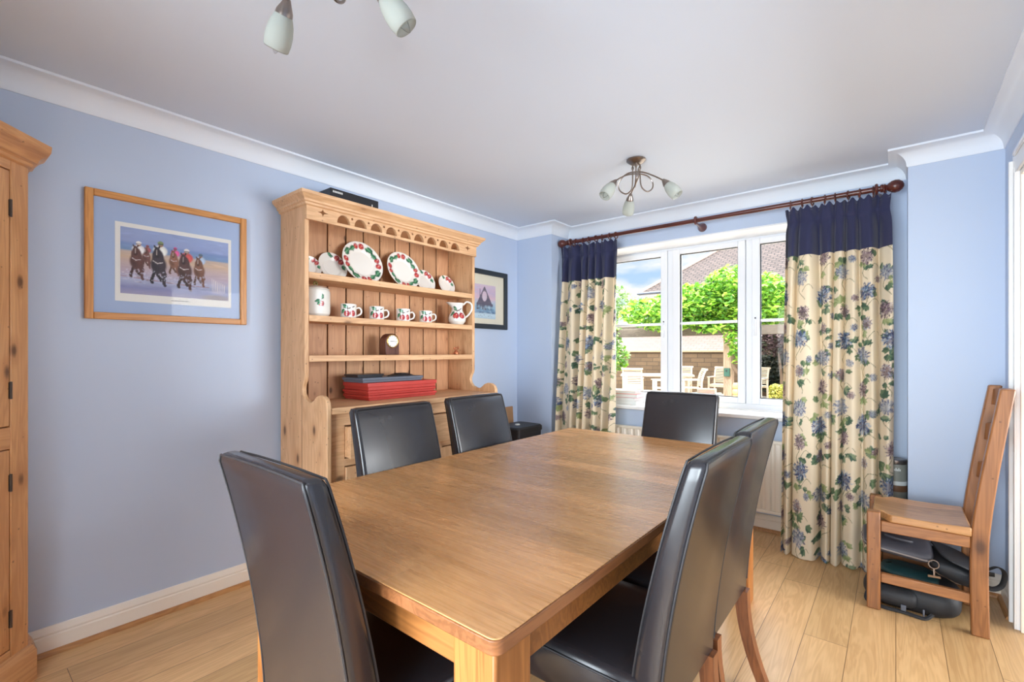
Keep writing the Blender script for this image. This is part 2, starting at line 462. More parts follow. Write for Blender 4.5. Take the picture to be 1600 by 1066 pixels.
M['frame_oak'] = wood('oak_picture_frame', srgb(176, 112, 50), srgb(214, 152, 82), 'y', 0, .4)
M['antique'] = wood('antique_oak', srgb(76, 42, 22), srgb(172, 114, 66), 'z', .9, .42, spread=.9, coat=.2)
M['antique_x'] = wood('antique_oak_level', srgb(80, 46, 24), srgb(178, 120, 72), 'x', .9, .42, spread=.9, coat=.2)
M['antique_seat'] = wood('antique_oak_seat', srgb(136, 86, 46), srgb(222, 168, 112), 'x', .6, .36, (.105, 3, 'y'), tintvar=.18, spread=.8, coat=.25)
M['mahogany'] = wood('mahogany', srgb(52, 18, 13), srgb(98, 40, 30), 'x', 0, .3, coat=.3)
M['leg_wood'] = wood('dark_chair_leg_wood', srgb(84, 46, 26), srgb(140, 84, 48), 'z', 0, .4)

def leather():
    t = NT('black_leather'); c = t.coord()
    vo = t.n('ShaderNodeTexVoronoi', {'Vector': c, 'Scale': 420.0}); big = t.noise(c, 7, 4, .6)
    h = t.math('ADD', t.math('MULTIPLY', vo.outputs['Distance'], .25), t.math('MULTIPLY', big, .8))
    rg = t.math('MULTIPLY_ADD', big, .12, .19)
    t.pbr(srgb(40, 38, 41), rg, 0, t.bump(h, .025, .002), Specular_IOR_Level=.7); return t.m
M['leather'] = leather()
M['seam'] = plain('black_stitching', srgb(44, 42, 44), .5)
M['steel'] = plain('brushed_steel', srgb(150, 138, 130), .3, 1.0)
M['iron'] = plain('dark_iron', srgb(92, 80, 72), .4, .8)
M['frost'] = frosted('frosted_glass')
M['bulb'] = glass('clear_bulb_glass', (.95, .96, .97, 1), .3)
M['pane'] = glass('window_glass', (.97, .98, .98, 1), .01, 0.0, .2)
M['picglass'] = glass('picture_glass', (1, 1, 1, 1), .015, 0.02, .12)
M['print'] = painted('printed_paper', .6)
M['china'] = painted('glazed_china', .18, 0, .3)
M['floral'] = painted('floral_cotton', .9, .20)
M['navy'] = cloth('navy_cotton', srgb(40, 43, 76), .05)
M['lining'] = cloth('curtain_lining', srgb(225, 215, 190), .3)
M['black'] = plain('matt_black', srgb(30, 30, 33), .45)
M['black_gloss'] = plain('satin_black', srgb(34, 35, 40), .3)
M['slate'] = plain('slate_grey_card', srgb(86, 92, 104), .45)
M['red'] = plain('red_card', srgb(184, 58, 50), .34, var=.12)
M['blackframe'] = plain('dark_frame_paint', srgb(40, 46, 52), .4)
M['blue_mount'] = plain('blue_mount_board', srgb(164, 184, 218), .8)
M['cream_mount'] = plain('cream_mount_board', srgb(222, 216, 196), .8)
M['paper_white'] = plain('white_paper', srgb(226, 226, 222), .7)
M['brown_clock'] = wood('walnut_clock_case', srgb(58, 32, 26), srgb(98, 58, 46), 'z', 0, .3)
M['brass'] = plain('brass', srgb(196, 160, 92), .3, 1.0)
M['copper'] = plain('copper_figure', srgb(190, 112, 76), .35, .7)
M['radiator'] = plain('cream_radiator_enamel', srgb(238, 230, 216), .35)
M['bag_grey'] = plain('grey_laptop_case', srgb(66, 66, 74), .55, bump=.1, bscale=400)
M['bag_black'] = plain('black_nylon', srgb(34, 36, 40), .6, bump=.25, bscale=300)
M['bag_teal'] = plain('teal_nylon', srgb(26, 62, 64), .6, bump=.25, bscale=300)
M['candle'] = plain('cream_wax', srgb(240, 232, 206), .5, Subsurface_Weight=.4)
M['pink'] = plain('pink_book_cover', srgb(224, 150, 158), .5)
M['board'] = plain('brown_hardboard', srgb(176, 132, 92), .7, var=.12)

# ------------------------------------------------------------------ the room
XL, XR, YB, YP, YW = -2.745, 0.435, -0.60, 3.44, 3.715
YPR = 3.47; PLX = -2.357; PRX = 0.053; H = 2.40
# floor, ceiling
mb = MB().box((XL-.2, YB-.2, -.12), (3.4, 4.3, 0)); struct(obj('floor', mb, M['floor'], smooth=False))
mb = MB().box((XL-.2, YB-.2, H), (3.4, 4.3, H+.12)); struct(obj('ceiling', mb, M['white'], smooth=False))
mb = MB().box((XL-.2, YB-.2, 0), (XL, 4.1, H)); struct(obj('wall_left', mb, M['wall'], smooth=False))
# window wall with its deep opening
WX0, WX1, WZ0, WZ1 = -2.14, -0.24, 0.785, 2.16
mb = MB().box((XL, YW, 0), (WX0, 4.1, H)).box((WX1, YW, 0), (XR+.1, 4.1, H)).box((WX0, YW, 0), (WX1, 4.1, WZ0)).box((WX0, YW, WZ1), (WX1, 4.1, H))
struct(obj('wall_window', mb, M['wall'], smooth=False))
mb = MB().box((XL, YP, 0), (PLX, YW, H)); struct(obj('wall_pier_left', mb, M['wall'], smooth=False))
mb = MB().box((PRX, YPR, 0), (XR, YW, H)); struct(obj('wall_pier_right', mb, M['wall'], smooth=False))
# right wall with the doorway
DY0, DY1, DZ = 1.55, 3.10, 2.08
mb = MB().box((XR, YB, 0), (XR+.1, DY0, H)).box((XR, DY1, 0), (XR+.1, YW, H)).box((XR, DY0, DZ), (XR+.1, DY1, H))
struct(obj('wall_right', mb, M['wall'], smooth=False))
# wall behind the camera, with glazed doors
BX0, BX1, BZ = -1.62, 0.30, 2.16
mb = MB().box((XL, YB-.12, 0), (BX0, YB, H)).box((BX1, YB-.12, 0), (XR+.1, YB, H)).box((BX0, YB-.12, BZ), (BX1, YB, H))
struct(obj('wall_back', mb, M['wall'], smooth=False))
# hall beyond the doorway
mb = MB().box((XR+.1, .9, 0), (3.3, 1.0, H)).box((XR+.1, 4.1, 0), (3.3, 4.2, H)).box((3.2, 1.0, 0), (3.3, 4.1, H))
struct(obj('wall_hall', mb, M['cream_gloss'], smooth=False))
# window lining (white reveal) and soffit
mb = MB().box((WX0, YW-.002, WZ1-.012), (WX1, 3.99, WZ1)).box((WX0, YW-.002, WZ0), (WX0+.012, 3.99, WZ1-.012)).box((WX1-.012, YW-.002, WZ0), (WX1, 3.99, WZ1-.012))
struct(obj('trim_1', mb, M['gloss_white'], smooth=False))
# cornice all round
room = [(XL, YB), (XR, YB), (XR, YPR), (PRX, YPR), (PRX, YW), (PLX, YW), (PLX, YP), (XL, YP)]
cove = [(0, H-.001), (0, 2.305), (.005, 2.305), (.007, 2.313)] + [(.007+.073*(1-cos(a)), 2.313+.073*sin(a)) for a in [i*pi/2/8 for i in range(9)]] + [(.088, 2.388), (.088, H-.001)]
mb = sweep(MB(), cove, room, closed=True); struct(obj('trim_2', mb, M['cove'], angle=25))
# skirting and oak beading
sk = [(0, 0), (.018, 0), (.018, .075), (.014, .080), (.016, .088), (.012, .100), (.006, .112), (0, .114)]
qr = [(.018, 0)] + [(.018+.016*cos(a), .020*sin(a)) for a in [i*pi/2/5 for i in range(6)]]
runs = {'left': [(PLX, YP), (XL, YP), (XL, YB)], 'window': [(PRX, YPR), (PRX, YW), (PLX, YW), (PLX, YP)], 'right': [(XR, DY1+.09), (XR, YPR), (PRX, YPR)], 'back': [(XL, YB), (BX0-.08, YB)]}
for i, (k, ln) in enumerate(runs.items()):
    struct(obj('baseboard_'+k, sweep(MB(), sk, ln), M['cream_gloss'], angle=30))
    struct(obj('trim_%d' % (3+i), sweep(MB(), qr, ln), M['bead'], angle=40))
# doorway on the right
dr = snode('door_1', (XR, DY0, 0))
def casing_leg(y0, sgn):
    w = .09; mb = MB()
    mb.box((-.012, min(y0, y0+sgn*w), 0), (.001, max(y0, y0+sgn*w), DZ+w))
    for a, b, d in ((.0, .02, .018), (.028, .05, .016), (.07, .09, .026)):
        mb.box((-d, min(y0+sgn*a, y0+sgn*b), 0), (-.011, max(y0+sgn*a, y0+sgn*b), DZ+a))
    return mb
mb = casing_leg(DY1-DY0, 1); obj('casing', mb, M['gloss_white'], dr, bevel=.004)
mb = casing_leg(0, -1); obj('casing', mb, M['gloss_white'], dr, bevel=.004)
mb = MB().box((-.014, 0, DZ), (.001, DY1-DY0, DZ+.09)).box((-.024, 0, DZ+.07), (-.013, DY1-DY0, DZ+.09)); obj('casing', mb, M['gloss_white'], dr, bevel=.004)
mb = MB().box((.0, DY1-DY0-.02, 0), (.1, DY1-DY0, DZ)).box((.0, 0, 0), (.1, .02, DZ)).box((.0, .02, DZ-.02), (.1, DY1-DY0-.02, DZ)).box((.04, DY1-DY0-.035, 0), (.075, DY1-DY0-.02, DZ))
obj('door_lining', mb, M['cream_gloss'], dr, bevel=.002)
# glazed doors behind the camera
gd = snode('door_2', ((BX0+BX1)/2, YB-.06, 0)); hw = (BX1-BX0)/2
mb = MB().box((-hw, -.04, 0), (-hw+.05, .04, BZ)).box((hw-.05, -.04, 0), (hw, .04, BZ)).box((-hw+.05, -.04, BZ-.05), (hw-.05, .04, BZ)); obj('frame', mb, M['gloss_white'], gd)
for sx in (-1, 1):
    x0, x1 = (-hw+.05, -.003) if sx < 0 else (.003, hw-.05)
    mb = MB().box((x0, -.025, .01), (x0+.08, .025, BZ-.055)).box((x1-.08, -.025, .01), (x1, .025, BZ-.055)).box((x0+.08, -.025, .01), (x1-.08, .025, .2)).box((x0+.08, -.025, BZ-.155), (x1-.08, .025, BZ-.055)).box((x0+.08, -.02, 1.05), (x1-.08, .02, 1.075))
    lf = obj('door_leaf', mb, M['gloss_white'], gd)
    obj('pane', MB().box((x0+.08, -.004, .2), (x1-.08, .004, BZ-.155)), M['pane'], lf)
mb = MB().box((BX0-.07, YB, 0), (BX0, YB+.018, BZ+.07)).box((BX1, YB, 0), (BX1+.07, YB+.018, BZ+.07)).box((BX0, YB, BZ), (BX1, YB+.018, BZ+.07)); struct(obj('trim_7', mb, M['gloss_white'], smooth=False))

# ------------------------------------------------------------------ the window
win = snode('window_1', (0, 0, 0))
FY0, FY1 = 3.99, 4.06
lights = [(-2.105, -1.50), (-1.50, -0.883), (-0.883, -0.275)]
mb = MB().box((WX0, FY0, WZ0+.03), (-2.088, FY1, WZ1)).box((-.293, FY0, WZ0+.03), (WX1, FY1, WZ1))
mb.box((-2.088, FY0, 2.135), (-.293, FY1, WZ1)).box((-2.088, FY0, WZ0+.03), (-.293, FY1, .858))
for mx in (-1.50, -.883): mb.box((mx-.022, FY0, .858), (mx+.022, FY1, 2.135))
obj('window_frame', mb, M['upvc'], win, bevel=.004)
gl = [(-2.04, -1.58), (-1.419, -.96), (-.806, -.347)]
sash_x = [(-2.086, -1.524), (-1.476, -.907), (-.859, -.295)]
for k in range(3):
    (g0, g1), (s0, s1) = gl[k], sash_x[k]
    y0, y1 = FY0-.018, FY1-.01
    mb = MB().box((s0, y0, .86), (g0, y1, 2.133)).box((g1, y0, .86), (s1, y1, 2.133)).box((g0, y0, 2.09), (g1, y1, 2.133)).box((g0, y0, .86), (g1, y1, .905))
    sa = obj('sash', mb, M['upvc'], win, bevel=.005)
    # dark gasket round the glass, glazing bar, pane
    mb = MB().box((g0, y0+.022, .905), (g0+.006, y0+.04, 2.09)).box((g1-.006, y0+.022, .905), (g1, y0+.04, 2.09)).box((g0+.006, y0+.022, 2.084), (g1-.006, y0+.04, 2.09)).box((g0+.006, y0+.022, .905), (g1-.006, y0+.04, .911))
    obj('gasket', mb, M['black'], sa)
    obj('glazing_bar', MB().box((g0+.006, y0+.012, 1.494), (g1-.006, y0+.05, 1.514)), M['upvc'], sa, bevel=.004)
    obj('pane', MB().box((g0+.006, y0+.028, .911), (g1-.006, y0+.034, 2.084)), M['pane'], sa)
for hx, dirz in ((-1.548, -1), (-.832, -1)):
    mb = MB().box((hx-.011, FY0-.030, 1.455), (hx+.011, FY0-.016, 1.535))
    mb.tube([(hx, FY0-.03, 1.50), (hx, FY0-.048, 1.50), (hx, FY0-.052, 1.49), (hx+.003, FY0-.052, 1.44), (hx, FY0-.050, 1.385)], [.009, .009, .009, .007, .009], 8)
    h = obj('window_handle', mb, M['upvc'], win, bevel=.002)
    obj('lock_button', MB().ball((hx, FY0-.032, 1.522), .006), M['black'], h)
mb = MB().box((-2.2, 3.655, WZ0), (-.18, YW, WZ0+.028)).box((WX0+.012, YW, WZ0), (WX1-.012, FY0+.02, WZ0+.028))
struct(obj('trim_8', mb, M['gloss_white'], bevel=.006))

# ------------------------------------------------------------------ radiator
rad = thing('radiator', 'cream ribbed panel radiator below the window sill', 'radiator', (-1.2, 3.66, .15))
rw, rh = .78, .50; mb = MB(); prof = []
n = 26
for i in range(n):
    x0 = -rw + 2*rw*i/n; w = 2*rw/n
    prof += [(x0, -.028), (x0+w*.25, -.028), (x0+w*.4, -.040), (x0+w*.85, -.040)]
prof += [(rw, -.028), (rw, .0), (-rw, .0)]
mb.prism(prof, 'z', .02, rh-.02); mb.box((-rw, -.042, 0), (rw, 0, .02)).box((-rw, -.042, rh-.02), (rw, 0, rh))
obj('panel', mb, M['radiator'], rad, angle=60, bevel=.003)
mb = MB()
for sx in (-1, 1): obj('bracket', MB().box((sx*.5-.02, .0, .08), (sx*.5+.02, .050, .42)), M['radiator'], rad)
mb = MB().tube([(rw+.02, -.015, .03), (rw+.02, -.015, -.149)], .008).tube([(rw-.01, -.015, .03), (rw+.03, -.015, .03)], .011); obj('pipe', mb, M['radiator'], rad)

# ------------------------------------------------------------------ curtains
def flower(c, x, y, R, pal, sq=1.0):
    n = int(26 + R*260)
    c.ell(x, y, R*.80, R*.80*sq, 0, pal[0]*.5+pal[1]*.5, .75, .5)
    for k in range(n*3):
        rr = R*math.sqrt(random.random()); a = random.uniform(0, 2*pi)
        px, py = x+rr*cos(a), y+rr*sin(a)*sq
        c.leaf(px, py, R*random.uniform(.22, .5), R*random.uniform(.05, .10), a+random.uniform(-.7, .7), random.choice(pal), None, .95)
def spray(c, x, y, ang, s, g1, g2, n=3):
    for k in range(n):
        a = ang+random.uniform(-1.1, 1.1); L = s*random.uniform(.6, 1.1)
        px, py = x+random.uniform(-.3, .3)*s, y+random.uniform(-.3, .3)*s
        c.leaf(px, py, L, L*random.uniform(.22, .34), a, g1, g2)
        for q in (-1, 1):
            c.leaf(px+cos(a)*L*.3, py+sin(a)*L*.3, L*.55, L*.17, a+q*.8, g1 if q < 0 else g2)
def floral(W, Ht, nx, ny, seed):
    random.seed(seed)
    c = Canvas(W, Ht, nx, ny, lin3(234, 218, 190))
    blue = [lin3(*v) for v in ((56, 64, 98), (82, 98, 134), (120, 140, 170), (156, 172, 192), (62, 72, 110), (190, 194, 196))]
    purp = [lin3(*v) for v in ((92, 68, 82), (124, 98, 112), (156, 134, 144), (78, 60, 76), (206, 188, 180))]
    pale = [lin3(*v) for v in ((140, 146, 166), (172, 176, 182), (116, 120, 142), (200, 196, 186), (88, 90, 116))]
    greens = [(lin3(92, 114, 84), lin3(124, 142, 104)), (lin3(70, 96, 78), lin3(102, 124, 94)), (lin3(142, 154, 104), lin3(168, 176, 128)), (lin3(80, 106, 90), lin3(136, 150, 118))]
    olive = lin3(120, 118, 74)
    dx, dy = .165, .205
    pts = []
    for i in range(int(W/dx)+2):
        for j in range(int(Ht/dy)+2):
            pts.append((i*dx+random.uniform(-.02, .02), j*dy+(i % 2)*dy/2+random.uniform(-.025, .025), (i*2+j) % 4))
    for x, y, k in pts:      # stems
        P = [(x, y)]
        for q in range(8): P.append((x+.035*sin(q*.8+k)*q/8, y-.02*q))
        c.stroke(P, .0035, olive)
        P = [(x+.01, y-.09)] + [(x+.01+.012*q, y-.09+.045*sin(q*.45)) for q in range(1, 7)]
        c.stroke(P, .003, olive, .9)
    for x, y, k in pts:      # leaves
        for q in range(4):
            g = random.choice(greens); spray(c, x+random.uniform(-.06, .06), y+random.uniform(-.10, .085), random.uniform(-2.6, -.4) if q else random.uniform(0, pi), random.uniform(.040, .058), g[0], g[1])
    for x, y, k in pts:      # heads
        R = random.uniform(.040, .051)
        if k == 0: flower(c, x, y, R*1.08, blue)
        elif k == 1: flower(c, x, y, R*.82, purp, 1.2)
        elif k == 2: flower(c, x, y, R*.95, pale)
        else: flower(c, x, y, R*.6, purp[:3]+pale[:2], 1.3)
        if random.random() < .5: flower(c, x+.07, y+.075, .020, random.choice([purp, pale, blue]))
    return c
def curtain(name, label, x0, x1, seed, ybot):
    rnd = random.Random(seed)
    cu = thing(name, label, 'curtain', ((x0+x1)/2, 3.56, 0), 0, 'floral curtains at the window')
    w = (x1-x0); nf = 7
    ph = [rnd.uniform(-.6, .6) for _ in range(12)]; am = [rnd.uniform(.6, 1.25) for _ in range(nf+2)]
    def fold(u, v):
        t = u*nf
        k = t + .25*sin(2*pi*u*1.7+ph[0]) + .30*v*sin(2*pi*u*2.3+ph[1])
        a = am[int(min(nf, max(0, k)))]*(1-(k % 1)) + am[int(min(nf, max(0, k)))+1]*(k % 1)
        s = sin(2*pi*k); return a*(s*.85 + .22*sin(4*pi*k+ph[2]) + .18*sin(2*pi*k*.5+ph[3])), cos(2*pi*k)
    ztop, zbot = 2.195, .006
    def pos(u, v, off=0.0):        # v: 0 top .. 1 bottom
        z = ztop + (zbot-ztop)*v
        d = ztop-z
        f, g = fold(u, min(1, v*1.6))
        pinch = 1.0-.60*math.exp(-((d-.085)/.045)**2)
        A = (.026 + .026*min(1, d/.5) + .012*v*v)*pinch
        gx = .012*g*(1-pinch*.4)*min(1, d/.3+.3)
        yb = -.005 + (ybot-3.56)*max(0, (d-.1)/2.1)**1.25
        wid = w*(1.0-.03*math.exp(-((d-.085)/.05)**2)+.03*sin(pi*min(1, v*1.1))*.5)
        fl = 0
        if v > .93: z += .012*sin(u*23+ph[4])*(v-.93)/.07 * (0 if v > .999 else 1)
        x = (u-.5)*wid + gx
        ex = .035*math.exp(-((z-2.195)/.05)**2)     # the frill above the pleats leans out
        return (x, yb + A*f - off*1.0 + (-.004 if d < .09 else 0), z + (.010*sin(u*nf*2*pi*2+ph[5]) if d < .02 else 0))
    Wc, vb = w*1.55, .138
    nu, nv = 300, 430
    cv = floral(Wc, 1.9, 560, 940, seed)
    mb = MB(); sheet(mb, nu, nv, lambda i, j: pos(i, 1-(1-vb)*j), Wc, 1.9)
    # j runs bottom -> top
    mb2 = MB(); V = [pos(i/(nu-1), 1-(1-vb)*j/(nv-1)) for j in range(nv) for i in range(nu)]
    mb.v = V
    obj('drape', mb, M['floral'], cu, paint=cv, angle=None, fix=False)
    mb = MB(); sheet(mb, 220, 60, lambda i, j: pos(i, vb*1.03*(1-j), .0035), 1, 1)
    obj('header_band', mb, M['navy'], cu, angle=None, fix=False)
    return cu, w
def add_rings(cu, w, n):
    for k in range(n):
        x = -w/2+.03+(w-.06)*k/(n-1)+.006*(k % 2)
        Mx = Matrix.Translation((x, 0, 2.229)) @ Matrix.Rotation(radians(90), 4, 'Y') @ Matrix.Rotation(radians(12*((k % 3)-1)), 4, 'X')
        mb = MB().torus(.0245, .0045, Mx, 20, 8); mb.tube([(x, 0, 2.207), (x, 0, 2.180)], .002, 6)
        obj('ring', mb, M['mahogany'], cu)
cu, w = curtain('curtain', 'floral curtain with a navy top by the left pier, its foot behind the oak table', -2.335, -1.765, 5, 3.42)
add_rings(cu, w, 9)
cu, w = curtain('curtain', 'floral curtain with a navy top reaching the floor behind the old wooden chair', -.568, -.020, 9, 3.385)
add_rings(cu, w, 9)
cp = thing('curtain_pole', 'reddish mahogany curtain pole with turned ball ends above the window', 'curtain pole', (-1.16, 3.56, 2.235))
Rx = Matrix.Rotation(radians(90), 4, 'Y')
obj('rod', MB().tube([(-1.13, 0, 0), (1.15, 0, 0)], .016, 16), M['mahogany'], cp)
fin = [(.012, 0), (.022, .004), (.024, .014), (.016, .022), (.020, .028), (.016, .034), (.024, .042), (.033, .056), (.037, .072), (.034, .09), (.022, .106), (.008, .113)]
for s_ in (-1, 1):
    Mx = Matrix.Translation((1.15 if s_ > 0 else -1.13, 0, 0)) @ (Rx if s_ > 0 else Matrix.Rotation(radians(-90), 4, 'Y'))
    if s_ < 0: Mx = Matrix.Translation((-1.09, 0, 0)) @ Matrix.Rotation(radians(-90), 4, 'Y')
    else: Mx = Matrix.Translation((1.085, 0, 0)) @ Rx
    obj('finial', MB().lathe(fin, 20, Mx), M['mahogany'], cp)
for bx in (-1.075, .012, 1.07):
    mb = MB().torus(.024, .009, Matrix.Translation((bx, 0, 0)) @ Rx, 20, 8)
    mb.lathe([(.008, .0), (.010, .05), (.014, .07), (.012, .09), (.03, .13), (.033, .145), (.033, .153)], 18, Matrix.Translation((bx, .002, -.02)) @ Matrix.Rotation(radians(-90), 4, 'X'))
    obj('bracket', mb, M['mahogany'], cp)

# ------------------------------------------------------------------ dining table
tb = thing('dining_table', 'long oak dining table with thick square legs, six black leather chairs round it', 'table', (-1.103, 1.637, 0))
tx, ty = .571, 1.027
def board(y0, y1, z0, z1, ins, r0, r1):
    """flat board across the table, its outer corners rounded"""
    P = []
    for cx, cy, sx, sy, r in ((tx-ins, y1, 1, 1, r1), (-tx+ins, y1, -1, 1, r1), (-tx+ins, y0, -1, -1, r0), (tx-ins, y0, 1, -1, r0)):
        if not r: P.append((cx, cy)); continue
        a0 = {(1, 1): 0, (-1, 1): 90, (-1, -1): 180, (1, -1): 270}[(sx, sy)]
        P += [(cx-sx*r+r*cos(radians(a0+15*k)), cy-sy*r+r*sin(radians(a0+15*k))) for k in range(7)]
    return MB().prism(P, 'z', z0, z1)
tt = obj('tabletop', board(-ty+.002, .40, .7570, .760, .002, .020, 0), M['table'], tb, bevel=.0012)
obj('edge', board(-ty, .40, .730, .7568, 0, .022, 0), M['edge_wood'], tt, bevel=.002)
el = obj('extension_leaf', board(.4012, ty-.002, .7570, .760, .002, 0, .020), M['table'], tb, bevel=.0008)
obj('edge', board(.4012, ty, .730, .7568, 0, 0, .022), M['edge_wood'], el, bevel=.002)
for sx in (-1, 1):
    for sy in (-1, 1):
        x, y = (tx-.085 if sx > 0 else -tx+.170), sy*(ty-.085)
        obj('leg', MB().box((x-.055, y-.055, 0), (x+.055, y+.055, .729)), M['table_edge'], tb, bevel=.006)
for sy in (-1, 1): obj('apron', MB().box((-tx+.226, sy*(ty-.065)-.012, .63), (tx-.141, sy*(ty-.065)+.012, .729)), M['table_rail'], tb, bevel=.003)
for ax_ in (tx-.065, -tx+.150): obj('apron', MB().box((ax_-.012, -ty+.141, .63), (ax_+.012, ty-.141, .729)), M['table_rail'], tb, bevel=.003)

# ------------------------------------------------------------------ leather dining chairs
def make_chair(label):
    t = thing('dining_chair', label, 'chair', (0,0,0), 0, 'black leather dining chairs round the table')
    W = .435
    def yc(z):
        q = (z-.37)/.65
        return -.22 - .012*q - .10*max(0, q)**1.7
    def th(z): return .078-.028*(z-.37)/.65
    rings = []
    N = 22
    for i in range(N+1):
        z = .37 + (1.0-.37)*i/N
        q = i/N
        w = W*(1-.025*q); d = th(z)
        r = rrect(w, d, .017, 5, 0, yc(z)+d/2, z)
        out = []
        for x, y, zz in r:     # padded: the faces swell a little between the seams
            k = 1-(abs(x)/(w/2))**4
            s_ = 1 if y > yc(z)+d/2 else -1
            out.append((x, y + s_*.007*k*sin(pi*min(1, q*1.02)**.8), zz))
        rings.append(out)
    for k, (dz, ins) in enumerate(((.010, .004), (.016, .010), (.019, .020))):
        z = 1.0+dz; d = th(z)
        rings.append([(x, y, zz + .006*(1-(x/(W/2))**2)) for x, y, zz in rrect(W*.975-ins*2, d-ins*1.6, max(.004, .017-ins*.5), 5, 0, yc(z)+d/2, z)])
    bk = obj('backrest', MB().loft(rings), M['leather'], t, angle=60)
    for yo in (.002, -.002):
        P = []
        for sx in (-1, 1):
            zs = [.40+.6*i/20 for i in range(21)]
            if sx > 0: zs = zs[::-1]
            for z in zs:
                d = th(z); w = W*(1-.025*(z-.37)/.63)
                P.append((sx*(w/2-.006), yc(z)+(d-.001 if yo > 0 else .001), z))
            if sx < 0:
                z = 1.006; d = th(z)
                for xx in (-.2, -.1, 0, .1, .2): P.append((xx, yc(z)+(d-.003 if yo > 0 else .003), z+.008+.004*(1-(xx/.21)**2)))
        obj('seam', MB().tube(P, .0028, 6), M['seam'], bk)
    # seat
    rings = []
    for z, ins in ((.365, .004), (.370, 0), (.455, 0), (.470, .004), (.480, .012), (.486, .026)):
        rings.append(rrect(.455-2*ins, .475-2*ins, max(.012, .022-ins*.2), 5, 0, .035, z))
    for z, s_ in ((.491, .72), (.495, .4), (.496, .1)):
        rings.append([(x*s_, .035+(y-.035)*s_, z) for x, y, _ in rrect(.455-.052, .475-.052, .02, 5, 0, .035, z)])
    st = obj('seat', MB().loft(rings), M['leather'], t, angle=60)
    obj('seam', MB().tube([p for p in rrect(.457, .477, .02, 5, 0, .035, .462)] + [rrect(.457, .477, .02, 5, 0, .035, .462)[0]], .0028, 6), M['seam'], st)
    for sx in (-1, 1):
        def sq(x, y, z, h): return [(x-h, y-h, z), (x+h, y-h, z), (x+h, y+h, z), (x-h, y+h, z)]
        obj('leg', MB().loft([sq(sx*.195, .235, 0, .016), sq(sx*.195, .235, .366, .024)]), M['leg_wood'], t, smooth=False)
        obj('leg', MB().loft([sq(sx*.188, -.300+.09*(1-(1-q)**2) if True else 0, .366*q, .017+.005*q) for q in [i/8 for i in range(9)]]), M['leg_wood'], t, smooth=False)
    return t
ch = make_chair('black leather dining chair nearest the camera, at the near end of the table')
ch.location = (-1.055, .758, 0); ch.rotation_euler = (0, 0, radians(0))
dup(ch, (-1.49, 1.33, 0), radians(-90), 'black leather dining chair in front of the pine dresser, below the red boxes')
dup(ch, (-1.52, 1.905, 0), radians(-90), 'black leather dining chair on the dresser side of the table, nearest the black bin')
dup(ch, (-.99, 2.51, 0), radians(180), 'black leather dining chair at the window end of the table, backing onto the sill')
dup(ch, (-.645, 1.27, 0), radians(90), 'nearer of the two black leather chairs along the doorway side of the table')
dup(ch, (-.66, 1.74, 0), radians(90), 'farther of the two black leather chairs along the doorway side of the table')

# ------------------------------------------------------------------ pine dresser
DXB, DXF, DXB2 = -2.722, -2.444, -2.216
DY_0, DY_1 = 1.245, 2.555
ds = thing('dresser', 'tall stripped pine dresser with open plate rack and carved frieze against the blue wall', 'dresser', (DXB, (DY_0+DY_1)/2, 0))
def DP(x, y, z): return (x-DXB, y-(DY_0+DY_1)/2, z)
hy = (DY_1-DY_0)/2
xf, xb2 = DXF-DXB, DXB2-DXB
side = [(0, 0), (xb2, 0), (xb2, .975), (xb2-.004, 1.0), (xb2-.018, 1.022), (xb2-.045, 1.036), (xb2-.08, 1.038), (xb2-.11, 1.028), (xb2-.135, 1.008), (xb2-.16, .996), (xb2-.19, .998), (xf-.0, 1.012), (xf-.020, 1.035), (xf-.028, 1.06), (xf-.02, 1.085), (xf-.004, 1.11), (xf, 1.13), (xf, 2.06), (0, 2.06)]
for s_ in (-1, 1):
    y0, y1 = (-hy, -hy+.025) if s_ < 0 else (hy-.025, hy)
    sp_ = obj('side_panel', MB().prism(side, 'y', y0, y1), M['pine_z'], ds, bevel=.004)
    mb = MB().box((xf-.03, y0-.0006 if s_ < 0 else y1, .02), (xf-.0275, y0 if s_ < 0 else y1+.0006, 1.03)); obj('board_joint', mb, M['pine_dark'], sp_, smooth=False)
# back boards with dark gaps
mb = MB(); n = 10; w = (2*hy-.05)/n
for i in range(n): mb.box((.006, -hy+.025+w*i+.004, .97), (.018, -hy+.025+w*(i+1)-.004, 2.06))
bp = obj('back_boards', mb, M['pine_back'], ds, bevel=.003)
obj('backing', MB().box((0, -hy+.025, .97), (.005, hy-.025, 2.06)), M['pine_dark'], bp)
# shelves
for zt in (1.695, 1.462, 1.243):
    mb = MB().box((.019, -hy+.0255, zt-.030), (xf-.012, hy-.0255, zt-.006)).box((xf-.03, -hy+.0255, zt-.034), (xf-.002, hy-.0255, zt))
    mb.box((.019, -hy+.0255, zt-.006), (xf-.055, hy-.0255, zt-.0005)); obj('shelf', mb, M['pine_y'], ds, bevel=.006, seg=3)
